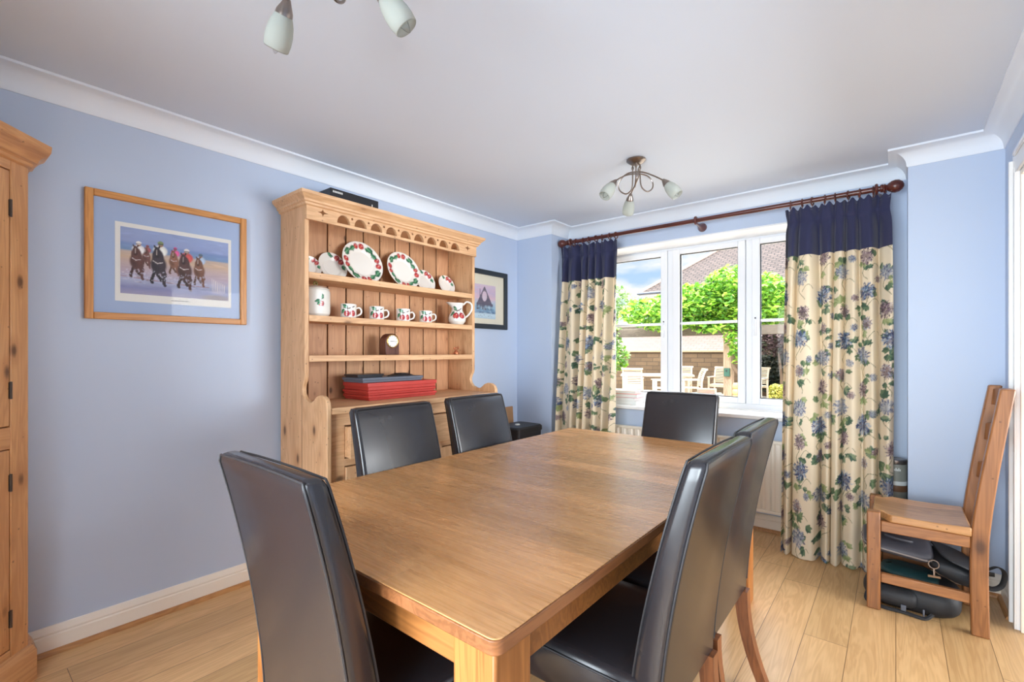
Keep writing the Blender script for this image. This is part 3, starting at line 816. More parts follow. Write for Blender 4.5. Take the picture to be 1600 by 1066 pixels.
# frieze with cut-outs
def frieze():
    bm = bmesh.new(); edges = []
    def loop(pts):
        vs_ = [bm.verts.new((xf-.001, a, b)) for a, b in pts]
        for i in range(len(vs_)): edges.append(bm.edges.new((vs_[i], vs_[(i+1) % len(vs_)])))
    z0, z1 = 1.972, 2.062
    loop([(-hy+.002, z0), (hy-.002, z0), (hy-.002, z1), (-hy+.002, z1)])
    n = 9; sp = .109; c0 = -sp*4
    for i in range(n):
        c = c0+sp*i; r = .040
        loop([(c-r, z0+.016)] + [(c-r*cos(a), z0+.019+r*1.12*sin(a)) for a in [pi*k/14 for k in range(15)]] + [(c+r, z0+.016)])
        if i < n-1:
            d = c+sp/2; loop([(d+.007*cos(a), z0+.055+.007*sin(a)) for a in [2*pi*k/8 for k in range(8)]])
    for c in (c0-.125, c0+sp*8+.125):
        P = []
        for k in range(16):
            a = 2*pi*k/16; q = (abs(cos(2*a)))**2.2
            P.append((c+(.011+.022*q*(1 if k % 4 == 0 else .2))*cos(a), z0+.050+(.009+.012*q*(1 if k % 4 == 0 else .2))*sin(a)))
        loop(P)
    bmesh.ops.triangle_fill(bm, use_beauty=True, use_dissolve=False, edges=edges)
    r = bmesh.ops.extrude_face_region(bm, geom=bm.faces[:])
    vs_ = [g for g in r['geom'] if isinstance(g, bmesh.types.BMVert)]
    bmesh.ops.translate(bm, verts=vs_, vec=(.018, 0, 0))
    bmesh.ops.recalc_face_normals(bm, faces=bm.faces)
    me = bpy.data.meshes.new('frieze'); bm.to_mesh(me); bm.free(); me.materials.append(M['pine_y'])
    o = bpy.data.objects.new('frieze', me); COL.objects.link(o); o.parent = ds; return o
frieze()
# cornice of the rack
pr_ = [(.0, 2.045), (.010, 2.050), (.012, 2.060), (.020, 2.064), (.022, 2.074), (.040, 2.092), (.046, 2.096), (.048, 2.112), (0, 2.112)]
ln = [(0, -hy), (xf+.017, -hy), (xf+.017, hy), (0, hy)]
def sweep_out(mb, prof, line):
    return sweep(mb, [(-d, z) for d, z in prof], line)
mb = sweep_out(MB(), pr_, ln); mb.box((0, -hy, 2.0625), (xf+.017, hy, 2.1115)); obj('cornice', mb, M['pine_y'], ds, angle=30)
# worktop and base
mb = MB().box((.019, -hy+.0255, .940), (xb2-.004, hy-.0255, .974)); obj('worktop', mb, M['pine_y'], ds, bevel=.005)
bf = xb2-.028
mb = MB().box((bf-.02, -hy+.0255, .875), (bf, hy-.0255, .939)).box((bf-.02, -hy+.0255, .0), (bf, hy-.0255, .08))
for a, b in ((-hy+.0255, -hy+.115), (-.055, .025), (hy-.09, hy-.0255)): mb.box((bf-.02, a, .08), (bf, b, .875))
mb.box((bf-.02, -hy+.115, .66), (bf, -.055, .70)).box((bf-.02, .025, .66), (bf, hy-.09, .70))
mb.box((.01, -hy+.0255, .08), (bf-.03, hy-.0255, .10)).box((.006, -hy+.0255, 0), (.018, hy-.0255, .939))
obj('base_frame', mb, M['pine_y'], ds, bevel=.002)
for (a, b) in ((-hy+.118, -.058), (.028, hy-.093)):
    for k, (z0, z1, pull) in enumerate(((.703, .872, .048),)):
        d = obj('drawer', MB().box((bf-.16, a-.001, z0+.004), (bf+pull-.018, b+.001, z1-.004)).box((bf+pull-.018, a, z0), (bf+pull, b, z1)), M['pine_y'], ds, bevel=.003)
        for yk in (a+(b-a)*.27, a+(b-a)*.73): obj('knob', MB().lathe([(.009, 0), (.010, .008), (.018, .018), (.018, .026), (.006, .031)], 14, Matrix.Translation((bf+pull, yk, (z0+z1)/2)) @ Rx), M['pine_y'], d)
    d = obj('door', MB().box((bf-.01, a, .085), (bf+.012, a+.07, .655)).box((bf-.01, b-.07, .085), (bf+.012, b, .655)).box((bf-.01, a+.07, .585), (bf+.012, b-.07, .655)).box((bf-.01, a+.07, .085), (bf+.012, b-.07, .16)).box((bf-.01, a+.07, .16), (bf+.002, b-.07, .585)), M['pine_z'], ds, bevel=.002)
    obj('knob', MB().lathe([(.009, 0), (.010, .008), (.018, .018), (.018, .026), (.006, .031)], 14, Matrix.Translation((bf+.012, b-.035, .42)) @ Rx), M['pine_y'], d)
tbm = MB().box((-.004, -.014, -.032), (.012, .014, .032), Matrix.Translation((bf+.005, .105, .680)) @ Matrix.Rotation(radians(28), 4, 'X')); obj('turn_button', tbm, M['pine_y'], ds, bevel=.003)

# ---- china on the dresser
WH = lin3(228, 224, 216); RED = lin3(166, 44, 56); RED2 = lin3(206, 104, 84); PEACH = lin3(222, 150, 104)
GR = (lin3(46, 104, 76), lin3(96, 150, 112)); GD = lin3(28, 70, 52); TW = lin3(70, 50, 52)
def fruit(c, x, y, r):
    c.ell(x, y, r*1.06, r*1.06, 0, lin3(132, 30, 44)); c.ell(x, y, r*.94, r*.94, 0, RED, 1, .3)
    c.ell(x-r*.25, y-r*.25, r*.5, r*.45, .5, RED2, .8, .8); c.ell(x+r*.2, y+r*.35, r*.2, r*.15, 0, lin3(236, 190, 180), .9, .6)
def pleaf(c, x, y, L, a):
    c.leaf(x, y, L*1.04, L*.30, a, GD); c.leaf(x+cos(a)*L*.04, y+sin(a)*L*.04, L*.94, L*.25, a, GR[0], GR[1])
def plate_paint(R, motif):
    c = Canvas(2*R, 2*R, 160, 160, WH)
    rm = R*.80
    if motif == 'wreath':
        seq = []
        for k in range(4): seq += [('f', 90*k+84, 1), ('f', 90*k+104, .9), ('l', 90*k+118, 1), ('l', 90*k+140, -1)]
        for kd, a, s_ in seq:
            x, y = R+rm*cos(radians(a)), R+rm*sin(radians(a))
            if kd == 'f': fruit(c, x, y, R*.125*s_)
            else: pleaf(c, x-.12*R*cos(radians(a+90))*1, y-.12*R*sin(radians(a+90)), R*.36, radians(a+90)+.25*s_)
        for a in (70, 160, 250, 340):
            pleaf(c, R+rm*cos(radians(a)), R+rm*sin(radians(a)), R*.34, radians(a-90)-.2)
        d = np.hypot(c.X-R, c.Y-R); c.put((slice(None), slice(None)), np.clip(1-np.abs(d-R*.985)/(R*.02), 0, 1), lin3(70, 80, 70), .6)
    else:
        for a, s_ in ((78, 1.15), (52, 1.15)): fruit(c, R+rm*cos(radians(a)), R+rm*sin(radians(a)), R*.15*s_)
        pleaf(c, R+rm*cos(radians(108)), R+rm*sin(radians(108)), R*.34, radians(160)); pleaf(c, R+rm*cos(radians(98)), R+rm*sin(radians(98)), R*.3, radians(200))
        pleaf(c, R+rm*cos(radians(36)), R+rm*sin(radians(36)), R*.4, radians(-60))
        d = np.hypot(c.X-R, c.Y-R); c.put((slice(None), slice(None)), np.clip(1-np.abs(d-R*.62)/(R*.015), 0, 1), lin3(196, 194, 188), .6)
    return c
def plate(y, R, motif, label, lean, xbot, rot=0):
    prof = [(1e-4, .004), (R*.3, .004), (R*.55, .0045), (R*.60, .006), (R*.66, .013), (R*.8, .017), (R*.95, .022), (R, .024), (R*1.0, .0215), (R*.94, .0185), (R*.66, .008), (R*.58, 0), (R*.5, 0), (1e-4, .001)]
    # subdivide radially so the painted rim reads crisply
    fine = []
    for (r0, z0), (r1, z1) in zip(prof[:-1], prof[1:]):
        k = max(1, int(abs(r1-r0)/(R*.035)))
        for q in range(k): fine.append((r0+(r1-r0)*q/k, z0+(z1-z0)*q/k))
    fine.append(prof[-1])
    cr = cos(rot); sr = sin(rot)
    front = 0
    mb = MB(); nn = 110
    half = max(i for i, (r, z) in enumerate(fine) if r >= R-1e-6)
    def uvf(a, r, z, i):
        if i > half: return (R, R)
        a2 = a+rot
        return (R+r*.999*cos(a2), R+r*.999*sin(a2))
    # stand it on its edge: disc axis leans back from +x
    Mx = Matrix(((0, 0, 1, 0), (1, 0, 0, 0), (0, 1, 0, 0), (0, 0, 0, 1)))      # local x->y, y->z, z->x
    th_ = radians(lean)
    Mt = Matrix.Rotation(-th_, 4, 'Y') @ Mx
    mb.lathe(fine, nn, Mt @ Matrix.Identity(4), caps=False, uvf=uvf)
    zmin = min(p[2] for p in mb.v); low = [p for p in mb.v if p[2] < zmin+1e-4][0]
    o = obj('plate', mb, M['china'], None, paint=plate_paint(R, motif), angle=50)
    o.location = (xbot-low[0], y, 1.6955-zmin)
    return tag(o, label, 'plate', 'fruit-painted plates on the top shelf')
plate(1.372, .066, 'part', 'small fruit-painted plate partly hidden by the dresser\'s near upright', 20, -2.60, .3)
plate(1.525, .092, 'part', 'medium fruit-painted plate beside the larger leaf-wreathed plate nearer the camera', 20, -2.615, .35)
plate(1.712, .143, 'wreath', 'large leaf-wreathed plate standing second in the row after the medium one, nearer the camera', 19, -2.568, 0)
plate(2.030, .135, 'wreath', 'large leaf-wreathed plate standing farther along the top shelf towards the window', 19, -2.568, .1)
plate(2.252, .088, 'part', 'medium fruit-painted plate tucked behind the farther large wreathed plate', 20, -2.62, .2)
plate(2.440, .078, 'part', 'small fruit-painted plate at the window end of the top shelf', 20, -2.60, .2)

def cherries(c, x, y, s):
    c.stroke([(x-.022*s, y+.014*s), (x, y+.010*s), (x+.026*s, y+.020*s)], .004*s, TW)
    c.stroke([(x-.004*s, y+.010*s), (x-.008*s, y-.004*s)], .002*s, TW); c.stroke([(x+.01*s, y+.013*s), (x+.016*s, y-.002*s)], .002*s, TW)
    pleaf(c, x-.004*s, y+.014*s, .028*s, radians(150)); pleaf(c, x-.020*s, y+.008*s, .026*s, radians(235)); 
    fruit(c, x-.009*s, y-.012*s, .0125*s); fruit(c, x+.018*s, y-.011*s, .0125*s)
def densify(prof, step):
    out = []
    for (r0, z0), (r1, z1) in zip(prof[:-1], prof[1:]):
        k = max(1, int(math.hypot(r1-r0, z1-z0)/step))
        for q in range(k): out.append((r0+(r1-r0)*q/k, z0+(z1-z0)*q/k))
    return out + [prof[-1]]
def pot(prof, R, Hh, s, ca, cz, n=120, extra=None):
    """turned china body; the painting is centred at angle ca (0 = +x) and height cz"""
    fine = densify(prof, .0022); W = 2*pi*R
    half = max(range(len(fine)), key=lambda i: fine[i][1])
    c = Canvas(W, Hh, 420, 140, WH)
    if extra: extra(c, W)
    else: cherries(c, W/2, cz, s)
    mb = MB()
    mb.lathe(fine, n, None, False, lambda a, r, z, i: (((a-ca+pi) % (2*pi))*R, z) if i <= half else (.001, .001))
    return mb, c
CAM_A = math.atan2(-1.8, 2.54)     # faces the room, slightly towards the camera
def mug(y, label, R=.046, Hm=.086):
    t = thing('mug', label, 'mug', (-2.55, y, 1.4625), 0, 'cherry mugs on the middle shelf')
    prof = [(1e-4, .0), (R*.86, .0), (R*.95, .004), (R, .012), (R*.985, Hm*.5), (R*1.0, Hm-.002), (R*.97, Hm), (R*.93, Hm-.003), (R*.92, .01), (1e-4, .006)]
    mb, c = pot(prof, R, Hm, 1.35, CAM_A+.10, .044); obj('body', mb, M['china'], t, paint=c, angle=60)
    P = catmull([(0, R*.94, .062), (0, R+.016, .066), (0, R+.028, .050), (0, R+.022, .028), (0, R*.95, .016)], 6)
    hm = MB().tube(P, .0052, 8); hm.v = [tuple(Matrix.Rotation(radians(-28), 3, 'Z') @ Vector(p)) for p in hm.v]
    obj('handle', hm, M['china_plain'], t)
M['china_plain'] = plain('plain_glazed_china', srgb(228, 224, 216), .18, Coat_Weight=.3)
mug(1.570, 'cherry mug on the middle shelf next to the lidded storage jar')
mug(1.768, 'second cherry mug along the middle shelf from the storage jar')
mug(1.975, 'third cherry mug along the middle shelf from the storage jar')
mug(2.168, 'fourth cherry mug along the middle shelf, nearest the milk jug')
# storage jar
jr = thing('storage_jar', 'white lidded china jar painted with a red fruit beside the mugs', 'jar', (-2.555, 1.365, 1.4625))
R = .079
prof = [(1e-4, 0), (R*.86, 0), (R*.86, .004), (R*.97, .014), (R, .03), (R, .132), (R*.97, .146), (R*.90, .151), (1e-4, .151)]
def jar_paint(c, W):
    x = W/2+.040
    fruit(c, x, .070, .016); pleaf(c, x-.002, .088, .034, radians(195)); pleaf(c, x+.002, .092, .03, radians(75)); pleaf(c, x-.004, .080, .026, radians(225)); pleaf(c, x+.012, .105, .022, radians(110))
    c.stroke([(x, .083), (x+.004, .1)], .003, TW)
mb, c = pot(prof, R, .157, 1, CAM_A, .08, extra=jar_paint); obj('body', mb, M['china'], jr, paint=c, angle=60)
lid = obj('lid', MB().lathe([(R*.93, .1512), (R*.96, .155), (R*.8, .165), (R*.45, .173), (.012, .176), (.008, .180)], 36), M['china_plain'], jr, angle=50)
c = Canvas(1, 1, 4, 4, lin3(120, 104, 60))
obj('lid_knob', MB().torus(.010, .005, Matrix.Translation((0, 0, .188)) @ Rx, 14, 8), plain('olive_glaze', srgb(132, 118, 66), .25), lid)
# milk jug
jg = thing('milk_jug', 'white china milk jug painted with cherries at the window end of the shelf', 'jug', (-2.515, 2.44, 1.4625))
prof = [(1e-4, 0), (.034, 0), (.040, .004), (.054, .022), (.057, .042), (.050, .064), (.038, .086), (.034, .102), (.037, .122), (.043, .140), (.041, .141), (.034, .122), (.031, .102), (.036, .084), (1e-4, .06)]
mb, c = pot(prof, .052, .145, 1.5, CAM_A-.05, .074)
for i, (x, y, z) in enumerate(mb.v):        # pull the lip into a spout towards the camera end
    if z > .108:
        a = math.atan2(y, x); k = max(0, cos(a+radians(118)))**5*(z-.108)/.033
        mb.v[i] = (x*(1+.75*k), y*(1+.75*k), z+.004*k)
mb.v = [tuple(c_*1.14 for c_ in p) for p in mb.v]
obj('body', mb, M['china'], jg, paint=c, angle=60)
P = catmull([(0, .038, .130), (0, .062, .150), (0, .092, .136), (0, .094, .100), (0, .074, .066), (0, .052, .048)], 7)
hm = MB().tube(P, .0062, 8); hm.v = [tuple(Matrix.Rotation(radians(-40), 3, 'Z') @ Vector(p)) for p in hm.v]
hm.v = [tuple(c_*1.14 for c_ in p) for p in hm.v]
obj('handle', hm, M['china_plain'], jg)

# mantel clock
ck = thing('mantel_clock', 'small arched brown mantel clock with a gold-rimmed white dial on the lowest shelf', 'clock', (-2.53, 1.86, 1.2435), 0)
arch = [(-.052, 0), (.052, 0), (.052, .085)] + [(.052*cos(a), .085+.052*sin(a)) for a in [pi*k/14 for k in range(1, 14)]] + [(-.052, .085)]
obj('case', MB().prism(arch, 'x', -.045, .02), M['brown_clock'], ck, bevel=.003)
Fx = Matrix.Translation((.02, 0, .088)) @ Rx
bz = obj('bezel', MB().torus(.041, .0045, Fx, 32, 8), M['brass'], ck)
fc = obj('dial', MB().lathe([(.039, 0.0), (.039, .002), (.0005, .0022)], 32, Fx), plain('white_dial', srgb(232, 228, 214), .5), ck)
mb = MB()
for k in range(12):
    a = 2*pi*k/12; mb.box((-.0003, -.0011, .030), (.0006, .0011, .036), Matrix.Translation((.0222, 0, .088)) @ Matrix.Rotation(a, 4, 'X'))
obj('hour_marks', mb, M['black'], fc)
mb = MB().box((0, -.0015, -.004), (.0008, .0015, .020), Matrix.Translation((.0230, 0, .088)) @ Matrix.Rotation(radians(96), 4, 'X')).box((0, -.0011, -.006), (.0008, .0011, .028), Matrix.Translation((.0236, 0, .088)) @ Matrix.Rotation(radians(-98), 4, 'X'))
obj('hands', mb, M['black'], fc)
# copper ornament (a tiny pot of buds)
fg = thing('ornament', 'tiny copper ornament with beaded top and a flat leaf on the lowest shelf', 'ornament', (-2.49, 2.405, 1.2435))
obj('body', MB().lathe([(.001, 0), (.016, 0), (.019, .008), (.017, .018), (.011, .026), (.012, .030), (.001, .031)], 16), M['copper'], fg)
mb = MB()
for dx, dy, dz in ((0, 0, .050), (.008, .012, .046), (-.006, -.014, .047), (.004, -.022, .042), (0, .02, .054)): mb.ball((dx, dy, dz), .0055, None, 8, 6).tube([(0, 0, .028), (dx, dy, dz)], .0015, 6)
obj('buds', mb, M['copper'], fg)
obj('leaf', MB().loft([[(-.012+.02*q, -.02-.036*q, .002+.012*q*(1-q)), (.012+.01*q, -.018-.036*q, .002+.012*q*(1-q)), (.012+.01*q, -.018-.036*q, .004+.012*q*(1-q)), (-.012+.02*q, -.02-.036*q, .004+.012*q*(1-q))] for q in (0, .33, .66, 1)]), M['copper'], fg)
# boxes on the worktop
def card_box(name, label, cat, lo, hi, mat, group=None, rotz=0, lidh=None):
    cx, cy = (lo[0]+hi[0])/2, (lo[1]+hi[1])/2
    t = thing(name, label, cat, (cx, cy, lo[2]), rotz, group); a, b, h = (hi[0]-lo[0])/2, (hi[1]-lo[1])/2, hi[2]-lo[2]
    lh = lidh or h*.55
    obj('tray', MB().box((-a+.007, -b+.007, 0), (a-.007, b-.007, h-lh*.4)), mat, t, bevel=.002)
    obj('lid', MB().box((-a, -b, h-lh), (a, b, h)), mat, t, bevel=.003)
    return t
g = 'red card boxes on the dresser worktop'
card_box('box', 'lowest red card box of the stack on the dresser worktop', 'box', (-2.66, 1.60, .9745), (-2.385, 2.125, 1.004), M['red'], g)
card_box('box', 'middle red card box of the stack on the dresser worktop', 'box', (-2.66, 1.595, 1.0045), (-2.387, 2.12, 1.033), M['red'], g, radians(.6))
card_box('box', 'topmost red card box, right under the flat slate-grey box', 'box', (-2.66, 1.598, 1.0335), (-2.386, 2.125, 1.078), M['red'], g, radians(-.4))
card_box('box', 'flat slate-grey box lying on top of the red card boxes', 'box', (-2.64, 1.58, 1.0785), (-2.42, 2.04, 1.108), M['slate'], None, radians(.8))
card_box('box', 'small dark box on the slate-grey box, at its end nearer the camera', 'box', (-2.61, 1.575, 1.1085), (-2.46, 1.76, 1.127), M['black_gloss'], None)
pz = thing('pouch', 'flat black pouch draped over the slate-grey box, at its window end', 'pouch', (-2.52, 1.93, 1.1085), .2)
rings = []
for q in range(9):
    u = q/8; ww = .05*math.sqrt(max(.05, 1-(2*u-1)**2)); hh = .004+.010*sin(pi*u)**2
    rings.append([(-ww, -.11+.22*u, 0), (ww, -.11+.22*u, 0), (ww*.8, -.11+.22*u, hh), (-ww*.8, -.11+.22*u, hh)])
obj('cover', MB().loft(rings), M['black'], pz)
obj('flap', MB().box((-.03, -.03, .0135), (.035, .05, .0165)), M['black_gloss'], pz, bevel=.002)
# black game box on top of the dresser
bx = thing('box', 'black printed box lying on top of the dresser', 'box', (-2.60, 1.610, 2.1125), radians(1))
obj('carton', MB().box((-.10, -.165, 0), (.06, .165, .104)), M['black_gloss'], bx, bevel=.002)
mb = MB()
for k, (y, wd) in enumerate(((-.150, .008), (-.140, .005), (-.133, .008), (-.123, .005), (-.116, .007), (-.107, .006), (-.099, .004), (-.093, .006))): mb.box((.0601, y, .080), (.0608, y+wd, .091))
obj('lettering', mb, M['paper_white'], bx, smooth=False)
mb = MB().box((.0601, -.15, .034), (.0607, .06, .037)).box((.0601, -.12, .047), (.0607, .05, .049)); obj('printed_lines', mb, M['slate'], bx, smooth=False)
mb = MB().box((.0601, .115, .012), (.0608, .121, .072)).box((.0601, .110, .038), (.0608, .126, .050)).box((.0601, .142, .012), (.0608, .147, .045)); obj('printed_figure', mb, M['paper_white'], bx, smooth=False)
mb = MB().box((.0601, .072, .015), (.0608, .080, .055)); obj('printed_figure', mb, plain('red_print', srgb(150, 60, 54), .5), bx, smooth=False)
mb = MB().box((-.06, -.1656, .03), (.02, -.1651, .07)); obj('printed_patch', mb, M['slate'], bx, smooth=False)

# ------------------------------------------------------------------ corner cupboard (left edge of the view)
cc = thing('corner_cupboard', 'honey pine corner cupboard with iron-hinged doors, at the edge of the blue wall', 'cupboard', (-2.592, .209, 0), radians(-42))
# local +x runs along the front towards the back wall, local +y out into the room
L = .98
mb = MB().prism([(0, .0), (-.088, -.079), (.428, -.655), (L+.078, -.088), (L, .0)], 'z', .022, 1.98)
cc_body = obj('carcass', mb, M['honey_z'], cc, bevel=.003)
def fb(x0, x1, z0, z1, d): return MB().box((x0, 0.0005, z0), (x1, d, z1))
for a, b in ((0.0, .075), (L-.075, L)): obj('stile', fb(a, b, .13, 1.98, .022), M['honey_z'], cc, bevel=.003)
for z0, z1 in ((.13, .165), (.905, .985), (1.93, 1.98)): obj('rail', fb(.0755, L-.0755, z0, z1, .021), M['honey_y'], cc, bevel=.002)
for z0, z1, hs in ((.169, .901, (.28, .78)), (.989, 1.926, (1.12, 1.79))):
    for x0, x1, hx in ((.079, L/2-.002, .077), (L/2+.002, L-.079, L-.077)):
        d = obj('door', MB().box((x0, .0005, z0), (x0+.08, .021, z1)).box((x1-.08, .0005, z0), (x1, .021, z1)).box((x0+.08, .0005, z0), (x1-.08, .021, z0+.09)).box((x0+.08, .0005, z1-.09), (x1-.08, .021, z1)).box((x0+.08, .0005, z0+.09), (x1-.08, .010, z1-.09)), M['honey_z'], cc, bevel=.003)
        for hz in hs: obj('hinge', MB().tube([(hx, .024, hz-.032), (hx, .024, hz+.032)], .0042, 8).box((hx-.007, .0205, hz-.030), (hx+.007, .0235, hz+.030)), M['iron'], d)
        kx = x1-.04 if x0 < L/2-.01 and x1 < L/2+.01 else x0+.04
        obj('knob', MB().lathe([(.008, 0), (.010, .01), (.018, .02), (.016, .03), (.004, .033)], 14, Matrix.Translation((kx, .021, (z0+z1)/2)) @ Matrix.Rotation(radians(-90), 4, 'X')), M['honey_z'], d)
# plinth and cornice follow the front and its short return to the wall
fl = [(L+.084, -.072), (L, .022), (0, .022), (-.084, -.058)]
obj('plinth', sweep(MB(), [(.0, .0), (-.022, .0), (-.022, .115), (-.016, .124), (-.012, .135), (-.004, .140), (0, .14)], fl), M['honey_y'], cc, angle=35)
mb = sweep(MB(), [(.0, 1.965), (-.010, 1.97), (-.012, 1.982), (-.024, 1.988), (-.028, 2.0), (-.045, 2.022), (-.056, 2.030), (-.060, 2.036), (-.062, 2.06), (0, 2.06)], fl); mb.prism([(0, .02), (-.080, -.058), (.428, -.64), (L+.078, -.07), (L, .02)], 'z', 1.985, 2.058)
obj('cornice', mb, M['honey_y'], cc, angle=30)

# ------------------------------------------------------------------ pictures on the blue wall
def picture(name, label, y0, y1, z0, z1, fw, fm, mount, pr, canvas, border=None):
    t = thing(name, label, 'picture', (XL+.001, (y0+y1)/2, (z0+z1)/2)); a, b = (y1-y0)/2, (z1-z0)/2
    for q in (-1, 1):
        obj('frame_upright', MB().box((0, min(q*a, q*(a-fw)), -b), (.022, max(q*a, q*(a-fw)), b)), M['frame_oak_z'] if fm == 'oak' else M[fm], t, bevel=.003)
        obj('frame_rail', MB().box((0, -a+fw, min(q*b, q*(b-fw))), (.022, a-fw, max(q*b, q*(b-fw)))), M['frame_oak'] if fm == 'oak' else M[fm], t, bevel=.003)
    obj('mount', MB().box((.002, -a+fw, -b+fw), (.006, a-fw, b-fw)), M[mount], t, smooth=False)
    y0_, y1_, z0_, z1_ = pr
    if border:
        p0, p1, q0, q1 = border
        obj('print_margin', MB().box((.0062, p0, q0), (.0072, p1, q1)), M['paper_white'], t, smooth=False)
    mb = MB(); nx, ny = 200, 120
    sheet(mb, nx, ny, lambda i, j: (.0080, y0_+(y1_-y0_)*i, z0_+(z1_-z0_)*j), canvas.W, canvas.H)
    obj('print', mb, M['print'], t, paint=canvas, smooth=False)
    obj('glazing', MB().box((.014, -a+fw, -b+fw), (.0155, a-fw, b-fw)), M['picglass'], t, smooth=False)
    return t
M['frame_oak_z'] = wood('oak_picture_frame_upright', srgb(176, 112, 50), srgb(214, 152, 82), 'z', 0, .4)
# galloping racehorses on a wet beach
def race():
    rnd = random.Random(3); c = Canvas(1.0, .62, 300, 190, (.3, .3, .3))
    c.vgrad([(0, lin3(150, 146, 176)), (.10, lin3(128, 134, 178)), (.22, lin3(166, 172, 200)), (.34, lin3(176, 162, 178)), (.46, lin3(184, 166, 166)), (.56, lin3(196, 170, 146)), (.64, lin3(186, 168, 156)), (.67, lin3(116, 146, 184)), (.76, lin3(118, 142, 190)), (.80, lin3(140, 156, 200)), (1, lin3(146, 164, 206))])
    for k in range(260):      # brushwork in sand, sea and wet shore
        x, y = rnd.uniform(0, 1), rnd.uniform(0, .62); base = c.im[min(189, int(y/.62*190)), min(299, int(x*300))]
        c.ell(x, y, rnd.uniform(.02, .07), rnd.uniform(.003, .009), rnd.uniform(-.15, .15), np.clip(base*rnd.uniform(.82, 1.2)+rnd.uniform(-.02, .02), 0, 1), .5, .8)
    c.stroke([(0, .165), (.2, .150), (.4, .135), (.6, .125), (.8, .125)], .006, lin3(150, 96, 88), .8)
    for k in range(60): c.ell(rnd.uniform(.0, .75), rnd.uniform(.10, .2), rnd.uniform(.004, .03), .003, 0, lin3(*rnd.choice([(206, 206, 222), (122, 96, 96), (220, 214, 216), (110, 120, 160)])), .6, .6)
    horses = [(.135, .31, .9, (92, 56, 50), (224, 222, 222), (230, 228, 224)), (.215, .36, .55, (110, 72, 66), (156, 84, 90), (150, 80, 84)), (.32, .30, 1.08, (54, 44, 54), (222, 224, 220), (118, 140, 92)), (.46, .345, .7, (134, 92, 72), (214, 92, 150), (200, 80, 140)), (.56, .27, 1.05, (78, 50, 48), (196, 82, 78), (216, 210, 206)), (.70, .285, .85, (116, 78, 60), (168, 186, 208), (90, 110, 130))]
    order = [1, 3, 0, 5, 2, 4]
    for i in order:
        x, y, s, hc, jc, cap = horses[i]; s *= .195; H_ = lin3(*hc); D = H_*.5; Lh = np.clip(H_*1.7, 0, 1)
        for dx, dy, bend in ((-.20, -.75, -.1), (.18, -.85, .06), (-.05, -.62, .12), (.30, -.62, -.08)):    # legs in full gallop
            c.stroke([(x+dx*.7*s, y-.2*s), (x+dx*s, y-.45*s), (x+(dx+bend)*s, y+dy*s), (x+(dx+bend+.04)*s, y+(dy-.08)*s)], .13*s, D if dx < 0 else H_)
        c.ell(x, y, .34*s, .42*s, 0, H_, 1, .3); c.ell(x-.12*s, y-.05*s, .14*s, .24*s, .2, D, .7, .8); c.ell(x+.14*s, y+.08*s, .09*s, .2*s, -.2, Lh, .35, .9)
        # rider behind the neck
        c.ell(x+.08*s, y+.66*s, .30*s, .24*s, 0, lin3(*jc), 1, .3); c.ell(x+.2*s, y+.62*s, .10*s, .16*s, .3, np.clip(lin3(*jc)*1.3, 0, 1), .7, .7)
        c.ell(x+.09*s, y+.95*s, .115*s, .12*s, 0, lin3(150, 112, 96)); c.ell(x+.09*s, y+1.01*s, .13*s, .09*s, 0, lin3(*cap)); c.stroke([(x-.01*s, y+.97*s), (x+.19*s, y+.97*s)], .035*s, lin3(50, 46, 56))
        # neck and head towards us
        c.ell(x-.02*s, y+.34*s, .25*s, .40*s, .05, H_); c.ell(x-.04*s, y+.30*s, .10*s, .3*s, .1, Lh, .3, .8); c.ell(x-.05*s, y+.58*s, .13*s, .25*s, .1, H_*.8); c.ell(x-.06*s, y+.40*s, .09*s, .10*s, 0, D)
        c.leaf(x-.13*s, y+.76*s, .16*s, .04*s, radians(110), D); c.leaf(x+.02*s, y+.76*s, .16*s, .04*s, radians(75), D)
        c.stroke([(x-.07*s, y+.68*s), (x-.075*s, y+.45*s)], .035*s, lin3(196, 180, 170), .7)
        c.stroke([(x-.22*s, y+.16*s), (x-.05*s, y+.06*s), (x+.18*s, y+.12*s)], .035*s, lin3(224, 216, 214), .8)
    for k in range(90): c.ell(rnd.uniform(.05, .78), rnd.uniform(.14, .24), rnd.uniform(.003, .012), rnd.uniform(.003, .008), rnd.uniform(0, 3), lin3(200, 204, 224), .45, .8)
    for k in range(8):        # white rail at the edge of the beach
        x = .83+.018*k; c.stroke([(x, .215-.008*k), (x+.004, .075-.002*k)], .007, lin3(214, 206, 206), .9)
    c.stroke([(.82, .225), (.98, .155)], .006, lin3(188, 178, 186), .9)
    c.ell(.87, .02, .14, .03, 0, lin3(140, 128, 128), .8, .6)
    return c
pc = picture('picture', 'large oak-framed print of racehorses galloping on a beach, pale blue mount', .415*.984, 1.083*.984, 1.408, 1.981, .030, 'oak', 'blue_mount', (-.205, .242, -.164, .141), race(), (-.224, .256, -.200, .161))
mb = MB()
for k, (y, w_) in enumerate(((-.01, .008), (.003, .010), (.018, .014), (.035, .008), (.046, .014))): mb.box((.0074, y, -.184), (.0078, y+w_, -.1805))
obj('caption', mb, M['slate'], pc, smooth=False)
